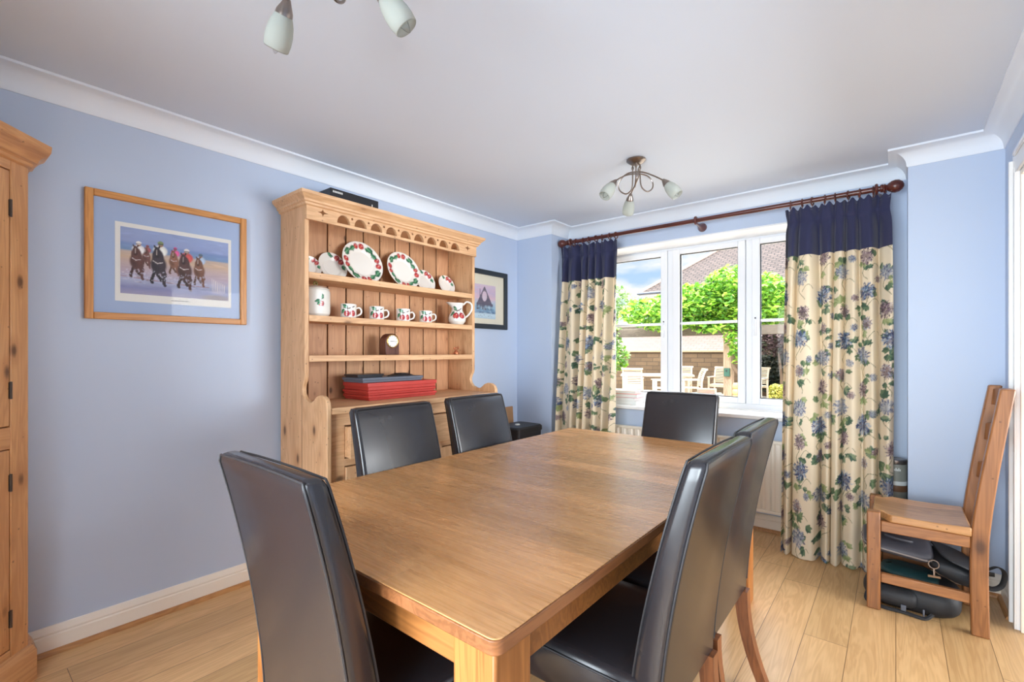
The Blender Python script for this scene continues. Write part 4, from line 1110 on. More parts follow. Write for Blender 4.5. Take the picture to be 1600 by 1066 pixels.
# ruined abbey gable over snow
def abbey():
    rnd = random.Random(8); c = Canvas(.8, 1.0, 160, 200, (.5, .5, .5))
    c.vgrad([(0, lin3(176, 200, 214)), (.12, lin3(190, 212, 224)), (.20, lin3(120, 150, 178)), (.30, lin3(150, 182, 206)), (.48, lin3(176, 190, 206)), (.6, lin3(212, 178, 190)), (.75, lin3(196, 172, 194)), (1, lin3(204, 184, 200))])
    for k in range(120): c.ell(rnd.uniform(0, .8), rnd.uniform(.5, 1), rnd.uniform(.04, .12), .012, rnd.uniform(-.2, .2), lin3(*rnd.choice([(224, 190, 194), (186, 170, 200), (176, 190, 214)])), .25, .9)
    st_ = lin3(92, 86, 104); st2 = lin3(122, 112, 124)
    for y in np.linspace(.42, .94, 60):
        hw_ = .27*(1-(y-.42)/.53) ; c.stroke([(.40-hw_, y), (.40+hw_, y)], .014, st_ if rnd.random() < .6 else st2)
    c.rect(.12, .26, .70, .45, st_, .9); c.stroke([(.24, .5), (.24, .86)], .02, st_)
    c.ell(.40, .66, .085, .15, 0, lin3(208, 186, 200)); c.ell(.40, .60, .07, .07, 0, lin3(204, 190, 204))
    for k in range(14): x = rnd.uniform(.12, .7); c.stroke([(x, .27), (x, rnd.uniform(.36, .46))], .012, lin3(70, 76, 96), .8)
    for k in range(50): c.ell(rnd.uniform(0, .8), rnd.uniform(.2, .36), rnd.uniform(.02, .06), rnd.uniform(.015, .05), 0, lin3(*rnd.choice([(110, 150, 178), (140, 178, 200), (92, 128, 158), (176, 200, 214)])), .5, .7)
    for k in range(30): c.ell(rnd.uniform(0, .8), rnd.uniform(.16, .2), .04, .008, 0, lin3(70, 100, 134), .7, .5)
    for k in range(7): c.ell(rnd.uniform(.1, .7), rnd.uniform(.05, .12), .018, .008, 0, lin3(96, 96, 110), .8, .4)
    return c
picture('picture', 'small dark-framed painting of a ruined gable, half hidden by the dresser', 2.72, 3.275, 1.462, 1.968, .042, 'blackframe', 'cream_mount', (-.16, .125, -.165, .125), abbey())

# ------------------------------------------------------------------ corner behind the chairs: board, bin
t = thing('board', 'plain brown board leaning on the wall in the corner by the left pier', 'board', (-2.66, 3.19, 0))
obj('panel', MB().box((-.006, -.14, 0), (.006, .14, .77), Matrix.Rotation(radians(-4.0), 4, 'Y')), M['board'], t, bevel=.002)
t = thing('bin', 'black lidded bin in the corner below the small painting', 'bin', (-2.47, 3.12, 0))
obj('body', MB().loft([rrect(.22, .30, .03, 5, 0, 0, 0), rrect(.25, .33, .03, 5, 0, 0, .60)]), M['black_gloss'], t)
ld = obj('lid', MB().loft([rrect(.262, .342, .03, 5, 0, 0, .601), rrect(.262, .342, .03, 5, 0, 0, .635), rrect(.24, .32, .03, 5, 0, 0, .648)]), M['black'], t)
obj('lid_button', MB().lathe([(.022, .6485), (.022, .654), (.016, .657), (.001, .657)], 18, Matrix.Translation((0, -.02, 0))), M['paper_white'], ld)
t = thing('tin', 'tall printed tin standing on the floor between the right curtain and the pier', 'tin', (.0, 3.62, 0))
obj('body', MB().lathe([(.050, 0), (.052, .004), (.052, .60)], 28), plain('dark_olive_print', srgb(140, 140, 130), .4), t)
obj('rim', MB().lathe([(.0525, .6005), (.054, .604), (.054, .622), (.048, .626), (.001, .624)], 28), M['steel'], t)
obj('printed_band', MB().lathe([(.0524, .44), (.0526, .441), (.0526, .475), (.0524, .476)], 28, None, False), plain('brown_print', srgb(120, 82, 56), .5), t)
obj('printed_band', MB().lathe([(.0524, .478), (.0526, .479), (.0526, .50), (.0524, .501)], 28, None, False), M['paper_white'], t)
mb = MB()
for k in range(5):
    a = radians(-96+7*k); mb.box((.0525, -.0022, .562), (.0531, .0022, .580 if k % 2 else .574), Matrix.Rotation(a, 4, 'Z'))
obj('lettering', mb, M['paper_white'], t, smooth=False)

# ------------------------------------------------------------------ things on the sill
SZ = WZ0+.0285
def book(label, lo, hi, mat, group, rotz):
    cx, cy = (lo[0]+hi[0])/2, (lo[1]+hi[1])/2; a, b, h = (hi[0]-lo[0])/2, (hi[1]-lo[1])/2, hi[2]-lo[2]
    t = thing('book', label, 'book', (cx, cy, lo[2]), rotz, group)
    obj('cover', MB().box((-a, -b, 0), (a, b, .003)).box((-a, -b, h-.003), (a, b, h)).box((-a, -b, .003), (-a+.003, b, h-.003)), mat, t, bevel=.001)
    obj('pages', MB().box((-a+.0031, -b+.004, .0031), (a-.004, b-.004, h-.0031)), M['paper_white'], t)
g = 'books stacked on the sill'
z = SZ
for lab, th_, mat, dx, rz in (('white-covered book at the bottom of the sill stack', .030, 'paper_white', .0, .02), ('second book up in the sill stack, white with pale pages', .026, 'paper_white', -.01, -.03), ('pink-covered book third up in the sill stack by the left curtain', .032, 'pink', .005, .05), ('peach-covered book on top of the sill stack by the left curtain', .026, 'peach', -.02, .12)):
    if mat == 'peach': M['peach'] = plain('peach_book_cover', srgb(236, 190, 160), .5)
    book(lab, (-1.93+dx, 3.74, z), (-1.70+dx, 3.90, z+th_), M[mat], g, rz); z += th_+.0006
t = thing('candle', 'chunky square cream candle on the window sill behind the chair', 'candle', (-1.15, 3.83, SZ), radians(8))
obj('wax', MB().loft([rrect(.13, .10, .006, 3, 0, 0, 0), rrect(.13, .10, .006, 3, 0, 0, .158), rrect(.125, .095, .006, 3, 0, 0, .160), rrect(.10, .072, .006, 3, 0, 0, .158), rrect(.09, .06, .006, 3, 0, 0, .146)]), M['candle'], t, bevel=0)
obj('wick', MB().tube([(0, 0, .144), (.001, 0, .158), (.004, 0, .166)], .0015, 6), M['black'], t)

# ------------------------------------------------------------------ old wooden ladder-back chair
wc = thing('ladder_back_chair', 'old oak ladder-back chair with a plank seat beside the doorway, bags under it', 'chair', (.10, 3.10, 0))
# faces -x; near side is -y
for sy in (-1, 1):
    y = sy*.165
    obj('leg', MB().box((-.212, y-.026, 0), (-.158, y+.026, .478)), M['antique'], wc, bevel=.006)
    P = [(.190, 0), (.188, .12), (.186, .26), (.188, .42), (.200, .56), (.222, .74), (.248, .92), (.275, 1.10)]
    rings = []
    Pc = catmull([(a, 0, b) for a, b in P], 5)
    for p in Pc:
        wx = .030-.006*max(0, (p.z-.5)/.6); rings.append([(p.x-wx, y-.021, p.z), (p.x+wx, y-.021, p.z), (p.x+wx, y+.021, p.z), (p.x-wx, y+.021, p.z)])
    obj('back_post', MB().loft(rings), M['antique'], wc, bevel=.006)
    obj('stretcher', MB().box((-.157, y-.013, .135), (.158, y+.013, .180)), M['antique_x'], wc, bevel=.004)
    obj('seat_rail', MB().box((-.157, y-.018, .385), (.158, y+.018, .437)), M['antique_x'], wc, bevel=.004)
rings = []
for q in range(11):
    u = q/10; x = -.190+.352*u; dip = .014*sin(pi*u)
    rings.append([(x, -.190, .438), (x, .190, .438), (x, .190, .479-dip*.4), (x, .10, .477-dip), (x, 0, .475-dip), (x, -.10, .477-dip), (x, -.190, .479-dip*.4)])
# seat is notched round the front legs by starting just behind them at the sides
st = MB().loft([[(x, max(-.138, min(.138, y)) if i < 2 else y, z) for x, y, z in r] for i, r in enumerate(rings)])
obj('seat', st, M['antique_seat'], wc, bevel=.006, angle=50)
obj('seat_rail', MB().box((-.20, -.138, .385), (-.165, .138, .437)), M['antique'], wc, bevel=.004)
obj('stretcher', MB().box((.178, -.143, .20), (.200, .143, .245)), M['antique'], wc, bevel=.004)
for zc, hh, xo in ((.685, .075, .214), (.875, .080, .241), (1.045, .075, .266)):
    rings = []
    for q in range(13):
        u = q/12*2-1; y = .1435*u; bow = .030*(1-u*u); top = .012*(1-u*u)
        rings.append([(xo-.008+bow, y, zc-hh/2), (xo+.008+bow, y, zc-hh/2), (xo+.014+bow, y, zc+hh/2+top), (xo-.002+bow, y, zc+hh/2+top)])
    obj('slat', MB().loft(rings), M['antique'], wc, bevel=.003, angle=50)

# bags under it
def pillow(W, D, Hh, nr=.05, n=6, puff=.02, M_=None):
    rings = []
    for i in range(9):
        u = i/8; z = Hh*u; ins = .035*(abs(2*u-1)**3)
        pts = rrect(W-2*ins, D-2*ins, nr, n, 0, 0, z)
        rings.append([(x*(1+puff*sin(pi*u)), y*(1+puff*sin(pi*u)), z_ + .006*sin(11*x+7*y)*(.3+u)) for x, y, z_ in pts])
    return MB().loft(rings, M=M_)
lc = thing('laptop_case', 'grey laptop case lying tilted under the old chair, on top of the rucksack', 'bag', (-.0, 3.11, .262), radians(4))
Mt_ = Matrix.Rotation(radians(7), 4, 'Y') @ Matrix.Rotation(radians(8), 4, 'X')
obj('shell', pillow(.27, .24, .062, .045, 6, .01, Mt_ @ Matrix.Translation((0, 0, .0))), M['bag_grey'], lc, angle=60)
obj('piping', MB().tube([(p[0], p[1], p[2]) for p in [tuple(Mt_ @ Vector(q)) for q in rrect(.274, .244, .047, 8, 0, 0, .030)]] + [tuple(Mt_ @ Vector(rrect(.274, .244, .047, 8, 0, 0, .030)[0]))], .004, 8), plain('pale_piping', srgb(130, 122, 118), .5), lc)
obj('handle', MB().tube([tuple(Mt_ @ Vector(p)) for p in catmull([(-.05, -.02, .062), (-.045, -.05, .072), (0, -.062, .075), (.045, -.05, .072), (.05, -.02, .062)], 6)], .007, 8), M['bag_grey'], lc)
rk = thing('rucksack', 'black and teal rucksack squashed on the floor under the old chair', 'bag', (.07, 3.10, 0), radians(-6))
obj('body', pillow(.36, .26, .135, .07, 7, .03, Matrix.Translation((-.01, .0, .0))), M['bag_black'], rk, angle=60)
obj('pocket', pillow(.17, .10, .10, .035, 5, .02, Matrix.Translation((-.06, -.115, .015))), M['bag_black'], rk, angle=60)
obj('lid', pillow(.22, .17, .052, .06, 6, .03, Matrix.Translation((-.02, -.01, .130)) @ Matrix.Rotation(radians(6), 4, 'Y')), M['bag_teal'], rk, angle=60)
obj('zip', MB().tube(catmull([(-.15, -.06, .135), (-.10, -.125, .14), (.0, -.15, .142), (.08, -.13, .135)], 6), .004, 6), M['steel'], rk)
obj('strap', MB().tube(catmull([(-.17, -.09, .05), (-.17, -.14, .012), (-.10, -.165, .008), (-.02, -.16, .010), (.05, -.16, .008), (.08, -.14, .03)], 6), .009, 6), M['bag_black'], rk)
obj('buckle', MB().box((-.035, -.168, .018), (-.015, -.160, .045)).box((.045, -.166, .02), (.052, -.160, .05)), M['slate'], rk, bevel=.002)
sb = thing('shoulder_bag', 'dark shoulder bag with a silver clip slumped against the back legs of the old chair', 'bag', (.19, 3.11, .185), radians(10))
Ms = Matrix.Rotation(radians(24), 4, 'Y')
obj('body', pillow(.20, .24, .085, .05, 6, .03, Ms), M['bag_black'], sb, angle=60)
obj('flap', pillow(.17, .25, .020, .05, 6, .0, Ms @ Matrix.Translation((0, 0, .082))), M['bag_black'], sb, angle=60)
mb = MB().torus(.019, .0032, Matrix.Translation((-.075, -.125, .075)) @ Matrix.Rotation(radians(80), 4, 'X'), 18, 6)
mb.tube([(-.075, -.130, .056), (-.075, -.132, .026)], .004, 8).box((-.098, -.136, .016), (-.052, -.128, .026))
obj('clip', mb, M['steel'], sb)
P = catmull([(.05, -.05, .02), (.13, -.04, .06), (.175, -.02, .075), (.205, .0, .045), (.20, .015, -.02), (.165, .02, -.045), (.12, .03, -.02), (.14, .03, .015), (.18, .03, .02)], 7)
obj('strap', MB().tube(P, .011, 8, flat=.3), M['bag_black'], sb)

# ------------------------------------------------------------------ ceiling lights
def ceiling_light(label, loc, rz):
    t = thing('ceiling_light', label, 'ceiling light', loc, rz, 'three-armed ceiling lights')
    obj('canopy', MB().lathe([(.055, -.001), (.056, -.008), (.050, -.014), (.036, -.024), (.018, -.032), (.001, -.033)], 28), M['steel'], t)
    for k in range(3):
        a = 2*pi*k/3; Rz = Matrix.Rotation(a, 4, 'Z')
        # shade lies along +x of this arm; the tube drops, loops away from it and sweeps back across
        pts = [(-.022, .004, -.024), (-.022, .004, -.06), (-.024, .006, -.125), (-.034, .010, -.155), (-.065, .014, -.168), (-.100, .014, -.145), (-.108, .010, -.110), (-.080, .004, -.078), (-.030, -.008, -.068), (.040, -.014, -.082), (.100, -.008, -.110), (.150, 0, -.140)]
        mb = MB().tube([tuple(Rz @ p) for p in catmull([(x*1.06, y*1.6, z*1.10 if z < -.03 else z) for x, y, z in pts], 6)], .0042, 8)
        mb.lathe([(.001, 0), (.007, .001), (.008, .012), (.004, .022)], 12, Rz @ Matrix.Translation((-.0233, .0064, -.055)))
        arm = obj('arm', mb, M['steel'], t)
        ax = Vector((.62, 0, -.78)).normalized(); q = Vector((0, 0, 1)).rotation_difference(ax).to_matrix().to_4x4()
        Mx = Rz @ Matrix.Translation((.155, 0, -.150)) @ q @ Matrix.Scale(1.04, 4)
        obj('lamp_holder', MB().lathe([(.001, -.004), (.008, 0), (.013, .012), (.021, .030), (.0225, .040), (.020, .040), (.001, .036)], 20, Mx), M['steel'], t)
        sh = obj('lamp_shade', MB().lathe([(.0200, .036), (.025, .046), (.0305, .062), (.0345, .085), (.0350, .105), (.0325, .125), (.0300, .128), (.0325, .105), (.0320, .085), (.028, .062), (.0225, .048), (.018, .040)], 28, Mx, caps=False), M['frost'], t, angle=None)
        obj('bulb', MB().lathe([(.007, .040), (.010, .05), (.015, .072), (.0165, .090), (.014, .112), (.008, .130), (.002, .140)], 18, Mx), M['bulb'], t)
    return t
c2 = ceiling_light('steel ceiling light with three frosted shades hanging nearer the window', (-1.19, 2.62, H), radians(7))
dup(c2, (-1.166, .616, H), radians(57), 'steel ceiling light cut off by the top of the photo, only two shades showing')

# ------------------------------------------------------------------ the garden
GZ = -.14
struct(obj('ground', MB().box((-30, 4.1, GZ-.1), (16, 45, GZ)), plain('pale_paving', srgb(176, 166, 150), .9, bump=.4, bscale=12, var=.2), smooth=False))
M['stone'] = bricks('honey_stone_blocks', srgb(108, 86, 62), srgb(86, 68, 48), srgb(66, 54, 42), .46, .15, ms=.012, var=.55)
M['rooftile'] = bricks('brown_roof_tiles', srgb(86, 72, 66), srgb(70, 58, 53), srgb(36, 30, 28), .26, .16, ms=.022, uvmap=True, var=.3, bump=1.0)
M['paletile'] = bricks('pale_roof_tiles', srgb(112, 96, 86), srgb(104, 88, 79), srgb(72, 60, 53), .5, .17, ms=.016, uvmap=True, var=.1)
M['render'] = plain('cream_render', srgb(226, 214, 196), .9, var=.05)
M['soffit'] = plain('white_eaves', srgb(228, 226, 224), .6)
M['teak'] = wood('weathered_teak', srgb(168, 150, 126), srgb(216, 202, 180), 'x', 0, .7)
M['rough_wood'] = wood('weathered_post_wood', srgb(120, 96, 74), srgb(182, 156, 128), 'z', 0, .8)
M['beam_wood'] = wood('dark_beam_wood', srgb(70, 62, 54), srgb(112, 100, 88), 'x', 0, .8)
M['leaf'] = leafy('garden_leaves')
M['bark'] = plain('brown_bark', srgb(112, 92, 74), .9, bump=.6, bscale=30)
# boundary wall of stone blocks
gw = thing('garden_wall', 'low honey-coloured stone block wall behind the garden furniture', 'garden wall', (-6.5, 16.9, GZ))
obj('stonework', MB().box((-7, -.15, 0), (8.2, .15, 1.40)), M['stone'], gw, smooth=False)
obj('coping', MB().box((-7, -.20, 1.401), (8.2, .20, 1.46)), plain('stone_coping', srgb(150, 128, 100), .9, bump=.5, bscale=10), gw, bevel=.01)
# outbuilding with a pale roof just over the wall
ob = thing('outbuilding', 'low outbuilding with a pale sunlit tiled roof just above the stone wall', 'building', (-7.5, 18.2, GZ))
mb = MB(); mb.add([(-6, -.2, 1.40), (3.3, -.2, 1.40), (3.3, 1.9, 2.35), (-6, 1.9, 2.35)], [(0, 1, 2, 3)], None, [(0, 0), (15, 0), (15, 2.3), (0, 2.3)])
mb.add([(-6, -.2, 1.34), (3.3, -.2, 1.34), (3.3, 1.9, 2.29), (-6, 1.9, 2.29)], [(3, 2, 1, 0)], None, [(0, 0)]*4)
mb.f += [(0, 4, 5, 1), (1, 5, 6, 2), (2, 6, 7, 3), (3, 7, 4, 0)]
obj('roof', mb, M['paletile'], ob, smooth=False, uv=True)
obj('walls', MB().box((-5.8, .1, 0), (3.1, 1.8, 1.30)), M['render'], ob, smooth=False)
# the neighbour's house: hipped roof, eaves along x
hs = thing('house', 'neighbouring house with a hipped brown tiled roof and white eaves', 'building', (-8.947, 20.0, GZ))
ez = 3.91-GZ; pt = tan(radians(37)); Lh_, Dh = 8.1, 8.1
def roofplane(P, uvs): return P, uvs
mb = MB(); sl = 1/cos(radians(37)); r_ = Dh/2; top = ez+r_*pt
A, B, C_, D_ = (0, 0, ez), (Lh_, 0, ez), (Lh_, Dh, ez), (0, Dh, ez); E_, F_ = (r_-.0, r_, top), (Lh_-r_+.0, r_, top)
if Lh_-2*r_ < .2: E_ = (Lh_/2-.1, r_, top); F_ = (Lh_/2+.1, r_, top)
for q, u in (((A, B, F_, E_), [(0, 0), (Lh_, 0), (F_[0], r_*sl), (E_[0], r_*sl)]), ((B, C_, F_), [(0, 0), (Dh, 0), (r_, r_*sl)]), ((C_, D_, E_, F_), [(0, 0), (Lh_, 0), (F_[0], r_*sl), (E_[0], r_*sl)]), ((D_, A, E_), [(0, 0), (Dh, 0), (r_, r_*sl)])):
    mb.add(list(q), [tuple(range(len(q)))], None, u)
rf = obj('roof', mb, M['rooftile'], hs, smooth=False, uv=True)
mb = MB()
for a, b in ((A, E_), (B, F_), (C_, F_), (D_, E_), (E_, F_)): mb.tube([a, b], .09, 8)
obj('ridge_tiles', mb, plain('ridge_tile', srgb(170, 148, 136), .9), rf)
mb = MB().box((0, 0, ez-.16), (Lh_, .03, ez-.01)).box((0, .03, ez-.16), (.03, Dh, ez-.01)).box((.03, .03, ez-.16), (Lh_-.03, Dh, ez-.13)); obj('eaves', mb, M['soffit'], hs, smooth=False)
obj('gutter', MB().tube([(-.05, -.05, ez-.03), (Lh_, -.05, ez-.03)], .055, 10).tube([(1.15, -.05, ez-.04), (1.15, .35, ez-.35), (1.15, .50, ez-.5), (1.15, .50, .2)], .045, 8), M['slate'], hs)
obj('walls', MB().box((.6, .6, 0), (Lh_-.5, Dh-.5, ez-.16)), M['stone'], hs, smooth=False)
mb = MB()
for u, v in ((4.4, 1.45), (6.1, 1.55)): mb.box((u-.11, v-.02, ez+v*pt+.01), (u+.11, v+.16, ez+v*pt+.10))
obj('roof_vent', mb, M['beam_wood'], rf)
# lower wing further off, its ridge just showing behind
wg = thing('house_wing', 'farther brown tiled roof showing behind the left hip of the house', 'building', (-9.0, 30.0, GZ))
rz_ = 7.05; mb = MB(); mb.add([(-.5, 0, 4.0), (9, 0, 4.0), (9, 3.6, rz_), (1.9, 3.6, rz_)], [(0, 1, 2, 3)], None, [(0, 0), (9.5, 0), (9.5, 4.7), (2.4, 4.7)]); mb.add([(-.5, 7.2, 4.0), (9, 7.2, 4.0)], [(3, 2, 5, 4), (0, 3, 4), (1, 5, 2)], None, [(0, 0)]*2)
mb.f = [(0, 1, 2, 3), (3, 2, 5, 4), (0, 3, 4), (1, 5, 2)]
obj('roof', mb, M['rooftile'], wg, smooth=False, uv=True)
obj('walls', MB().box((0, .3, 0), (8.8, 6.9, 3.98)), M['render'], wg, smooth=False)
# foliage
def leaves(mb, blobs, n, size, cols, rnd):
    """n small bent leaves spread through ellipsoid clumps; returns a colour per vertex through uv"""
    tot = sum(b[3]*b[4]*b[5] for b in blobs); pal = []
    for b in blobs:
        cnt = int(n*b[3]*b[4]*b[5]/tot)
        for k in range(cnt):
            d = Vector((rnd.gauss(0, 1), rnd.gauss(0, 1), rnd.gauss(0, 1))).normalized()*(rnd.random()**.30)
            p = Vector((b[0]+d.x*b[3], b[1]+d.y*b[4], b[2]+d.z*b[5]))
            s_ = size*rnd.uniform(.6, 1.3)
            Mx = Matrix.Translation(p) @ Euler((rnd.uniform(-.9, .9), rnd.uniform(-.9, .9), rnd.uniform(0, 6.3))).to_matrix().to_4x4()
            v = [(-s_*.12, -s_*.5, 0), (s_*.12, -s_*.5, 0), (s_*.30, -s_*.1, s_*.08), (0, s_*.5, -s_*.10), (-s_*.30, -s_*.1, s_*.08), (0, -s_*.1, 0)]
            f = [(0, 1, 5), (1, 2, 5), (2, 3, 5), (3, 4, 5), (4, 0, 5)]
            ci = rnd.randrange(len(cols)); mb.add(v, f, Mx, [(ci+.5, .5)]*6)
    return mb
def bush(name, label, cat, blobs, n, size, cols, stems=(), seed=1, stem_r=.03, parent_parts=None):
    rnd = random.Random(seed); base = (blobs[0][0], blobs[0][1], GZ)
    t = thing(name, label, cat, base)
    c = Canvas(len(cols), 1, len(cols), 1, (0, 0, 0))
    for i, q in enumerate(cols): c.im[0, i] = lin3(*q)
    mb = leaves(MB(), [(b[0]-base[0], b[1]-base[1], b[2]-GZ)+tuple(b[3:]) for b in blobs], n, size, cols, rnd)
    obj('foliage', mb, M['leaf'], t, paint=c, angle=None, fix=False, smooth=False)
    mb = MB()
    for P in stems: mb.tube([(p[0]-base[0], p[1]-base[1], p[2]-GZ) for p in catmull(P, 5)], [stem_r*(1-.5*i/(5*(len(P)-1))) for i in range(5*(len(P)-1)+1)], 8)
    if stems: obj('stem', mb, M['bark'], t)
    return t
GREEN = [(120, 172, 48), (146, 196, 62), (96, 150, 52), (172, 210, 84), (70, 118, 44), (188, 216, 96), (110, 160, 60)]
PALE = [(150, 180, 120), (128, 164, 96), (170, 196, 140), (110, 146, 84), (186, 204, 150)]
COPPER = [(86, 66, 72), (110, 84, 88), (136, 112, 112), (64, 52, 56), (160, 140, 140), (78, 84, 66)]
HEDGE = [(176, 172, 72), (196, 186, 92), (148, 152, 62), (120, 130, 54), (210, 196, 110)]
# pergola with a climber
pg = thing('pergola', 'weathered timber pergola post and beam carrying the green climber', 'pergola', (-3.46, 13.4, GZ))
obj('post', MB().box((-.11, -.11, 0), (.11, .11, 2.10)), M['rough_wood'], pg, bevel=.012)
obj('post', MB().box((-4.41, .99, 0), (-4.19, 1.21, 2.10)), M['rough_wood'], pg, bevel=.012)
obj('beam', MB().box((-4.6, -.07, 1.86), (1.6, .07, 2.10), Matrix.Rotation(radians(-14.4)*0, 4, 'Z')), M['beam_wood'], pg, bevel=.01)
obj('beam', MB().box((-4.6, 1.03, 2.101), (1.6, 1.17, 2.30)), M['beam_wood'], pg, bevel=.01)
mb = MB()
for k in range(7): mb.box((-4.4+k*.95, -.4, 2.21), (-4.32+k*.95, 1.5, 2.30))
cl_ = bush('climber', 'bright green climbing shrub spilling over the pergola beam', 'climbing plant',
     [(-4.4, 13.3, 2.55, 1.15, .75, .62), (-3.35, 13.5, 2.75, .85, .8, .85), (-5.4, 12.6, 2.35, .8, .6, .42), (-2.6, 13.8, 2.6, .6, .7, .75), (-3.25, 13.25, 1.72, .30, .28, .42), (-3.05, 13.2, 1.20, .34, .26, .30), (-3.9, 13.2, 1.98, .55, .4, .22), (-5.0, 12.9, 2.05, .7, .45, .25)], 9000, .15, GREEN,
     [[(-2.95, 13.35, GZ), (-2.98, 13.3, .5), (-3.15, 13.25, 1.0), (-3.1, 13.3, 1.6), (-3.3, 13.4, 2.3)], [(-2.98, 13.3, .5), (-3.3, 13.2, .9), (-3.25, 13.25, 1.4)]], 4, .06)
bush('shrub', 'loose pale green garden shrub seen low in the left window light', 'shrub', [(-7.3, 13.4, 1.75, .75, .4, .65), (-6.9, 13.4, 1.1, .6, .4, .5), (-7.8, 13.6, 2.3, .7, .5, .5)], 3600, .14, GREEN[:4]+PALE, [[(-7.3, 13.4, GZ), (-7.3, 13.4, .8), (-7.2, 13.4, 1.6)]], 5, .05)
bush('tree', 'tall thin pale tree against the sky in the left window light', 'tree', [(-13.0, 24.0, 5.4, .5, .5, 1.5), (-12.2, 24.3, 4.2, .9, .7, .9), (-13.4, 24, 3.2, 1.4, 1, 1.3), (-11.0, 24.0, 3.9, .6, .5, .5)], 2600, .22, PALE, [[(-13, 24, GZ), (-13, 24, 3), (-13, 24, 6.6)]], 6, .10)
bush('copper_shrub', 'dark copper-leaved shrub in shade beside the right curtain', 'shrub', [(-2.75, 15.6, 1.75, .95, .4, .60), (-1.9, 15.6, 1.5, .8, .4, .60), (-2.5, 15.6, 2.3, .6, .35, .4)], 5200, .12, COPPER, [[(-2.6, 15.65, GZ), (-2.6, 15.65, .6), (-2.7, 15.6, 1.6)]], 7, .05)
SHADE_LEAVES = [(52, 60, 50), (66, 74, 62), (84, 90, 80), (46, 56, 48), (98, 102, 92), (60, 78, 56)]  # dark leaves added where the stone wall stands in shade
bush('ivy', 'dark ivy and undergrowth covering the garden wall beside the right curtain', 'ivy', [(-2.9, 16.35, .75, .75, .22, .80), (-1.9, 16.35, .75, .8, .22, .80), (-2.4, 16.3, .35, 1.2, .2, .45)], 5200, .13, SHADE_LEAVES, [[(-2.6, 16.5, GZ), (-2.5, 16.45, .5), (-2.6, 16.45, 1.1)]], 12, .03)
# clipped hedge
rnd = random.Random(9); hb = thing('hedge', 'small clipped golden hedge low in the right window light', 'hedge', (-2.0, 13.3, GZ))
c = Canvas(len(HEDGE), 1, len(HEDGE), 1, (0, 0, 0))
for i, q in enumerate(HEDGE): c.im[0, i] = lin3(*q)
mb = MB()
for k in range(4200):
    f_ = rnd.random(); x, y, z = rnd.uniform(-.42, .9), rnd.uniform(-.25, .25), rnd.uniform(.02, .56)
    if f_ < .45: y = -.25+rnd.uniform(-.02, .02)
    elif f_ < .75: z = .56+rnd.uniform(-.02, .02)
    elif f_ < .9: x = -.42+rnd.uniform(-.02, .02)
    s_ = rnd.uniform(.03, .06); Mx = Matrix.Translation((x, y, z)) @ Euler((rnd.uniform(-1.4, 1.4), rnd.uniform(-1.4, 1.4), rnd.uniform(0, 6.3))).to_matrix().to_4x4()
    mb.add([(-s_*.4, -s_*.5, 0), (s_*.4, -s_*.5, 0), (s_*.3, s_*.3, s_*.1), (0, s_*.6, 0), (-s_*.3, s_*.3, s_*.1)], [(0, 1, 2, 3, 4)], Mx, [(rnd.randrange(len(HEDGE))+.5, .5)]*5)
obj('foliage', mb, M['leaf'], hb, paint=c, angle=None, fix=False, smooth=False)
obj('twigs', MB().box((-.38, -.2, 0), (.86, .2, .50)), plain('hedge_twigs', srgb(92, 84, 40), .9), hb)
# rough stone pier
sp = thing('stone_pier', 'short pier of rough golden stones between the post and the hedge', 'garden wall', (-2.98, 12.95, GZ))
rnd = random.Random(4)
for k in range(4):
    for j in range(2):
        w_, h_ = .135, .15
        mb = MB().loft([[(x+rnd.uniform(-.008, .008), y+rnd.uniform(-.008, .008), z) for x, y, z in rrect(.25-ins, .22-ins, .04, 3, -.13+.26*j, 0, .155*k+zz)] for zz, ins in ((0.002, .03), (.03, 0), (.12, 0), (.152, .03))])
        obj('stone', mb, M['golden'] if 'golden' in M else M.setdefault('golden', plain('golden_stone', srgb(214, 182, 118), .9, bump=.5, bscale=14, var=.25)), sp, angle=60)
# planter and box by the post
pt_ = thing('plant_trough', 'grey-green lead trough at the foot of the pergola post', 'planter', (-3.75, 12.55, GZ))
obj('tub', MB().loft([rrect(.42, .30, .03, 4, 0, 0, 0), rrect(.52, .38, .03, 4, 0, 0, .30), rrect(.58, .44, .03, 4, 0, 0, .31), rrect(.58, .44, .03, 4, 0, 0, .36), rrect(.50, .36, .03, 4, 0, 0, .36), rrect(.48, .34, .03, 4, 0, 0, .31)]), plain('lead_grey', srgb(138, 146, 136), .7), pt_)
obj('soil', MB().box((-.23, -.16, .315), (.23, .16, .34)), M['bark'], pt_)
bf_ = thing('wall_box', 'small dark green box with a round hole fixed on the pergola post', 'nest box', (-3.46, 13.285, .62))
obj('box', MB().box((-.07, -.10, 0), (.07, -.004, .22)), plain('dark_green_paint', srgb(44, 82, 66), .6), bf_, bevel=.01)
obj('hole', MB().lathe([(.026, 0), (.026, .006), (.001, .006)], 14, Matrix.Translation((0, -.1005, .15)) @ Matrix.Rotation(radians(90), 4, 'X')), M['black'], bf_)
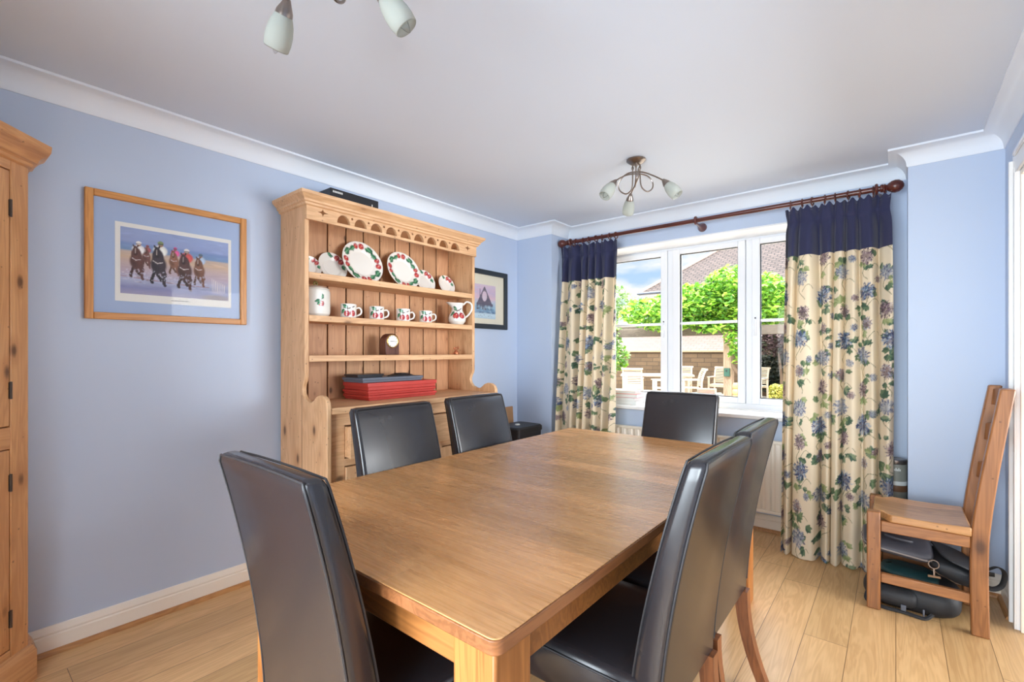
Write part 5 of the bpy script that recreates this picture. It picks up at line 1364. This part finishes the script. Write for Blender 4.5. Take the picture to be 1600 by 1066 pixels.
# teak furniture
def garden_chair(label, loc, rz, first=None):
    if first: return dup(first, loc, rz, label)
    t = thing('garden_chair', label, 'garden chair', loc, rz, 'slatted teak armchairs on the patio')
    for sx in (-1, 1):
        obj('leg', MB().box((sx*.26-.022, .20, 0), (sx*.26+.022, .25, .62)), M['teak'], t)
        P = [(-.26, 0), (-.24, .40), (-.25, .6), (-.30, .80), (-.37, .94)]
        rings = [[(sx*.26-.02, y-.022, z), (sx*.26+.02, y-.022, z), (sx*.26+.02, y+.022, z), (sx*.26-.02, y+.022, z)] for y, z in P]
        obj('back_post', MB().loft(rings), M['teak'], t)
        obj('arm', MB().box((sx*.26-.032, -.26, .6205), (sx*.26+.032, .29, .648)), M['teak'], t, bevel=.006)
    mb = MB()
    for k in range(7): mb.box((-.235, -.22+.066*k, .40), (.235, -.22+.066*k+.05, .422))
    mb.box((-.235, .20, .34), (.235, .235, .399)).box((-.235, -.25, .34), (.235, -.224, .399))
    obj('seat', mb, M['teak'], t)
    mb = MB()
    for k in range(9):
        z = .46+.050*k; y = -.245 - (0 if z < .6 else (z-.6)*.36)
        mb.box((-.238, y-.008, z), (.238, y+.008, z+.030))
    mb.box((-.30, -.40, .90), (.30, -.345, .95)); obj('back_slats', mb, M['teak'], t)
    return t
gc = garden_chair('slatted teak armchair seen side-on in front of the stone wall, left of the post', (-4.45, 13.35, GZ), radians(118))
garden_chair('slatted teak armchair facing away in the left window light, back towards the house', (-6.0, 13.0, GZ), radians(20), gc)
garden_chair('slatted teak armchair half cut off by the left curtain', (-6.85, 12.4, GZ), radians(-20), gc)
garden_chair('slatted teak armchair behind the far side of the garden table', (-5.35, 15.2, GZ), radians(190), gc)
garden_chair('slatted teak armchair by the wall just left of the pergola post', (-4.2, 15.3, GZ), radians(175), gc)
garden_chair('slatted teak armchair showing between the pergola post and the window post', (-3.25, 15.4, GZ), radians(170), gc)
garden_chair('slatted teak armchair showing only its arm, at the left of the middle light', (-5.0, 12.75, GZ), radians(120), gc)
gt = thing('garden_table', 'long weathered teak garden table among the slatted armchairs', 'garden table', (-5.7, 14.0, GZ), radians(24))
mb = MB()
for k in range(9): mb.box((-1.05, -.5+.112*k, .70), (1.05, -.5+.112*k+.104, .73))
mb.box((-1.05, -.51, .68), (1.05, -.47, .699)).box((-1.05, .47, .68), (1.05, .51, .699)); obj('tabletop', mb, M['teak'], gt)
for sx in (-1, 1):
    for sy in (-1, 1): obj('leg', MB().box((sx*.9-.035, sy*.4-.035, 0), (sx*.9+.035, sy*.4+.035, .679)), M['teak'], gt)
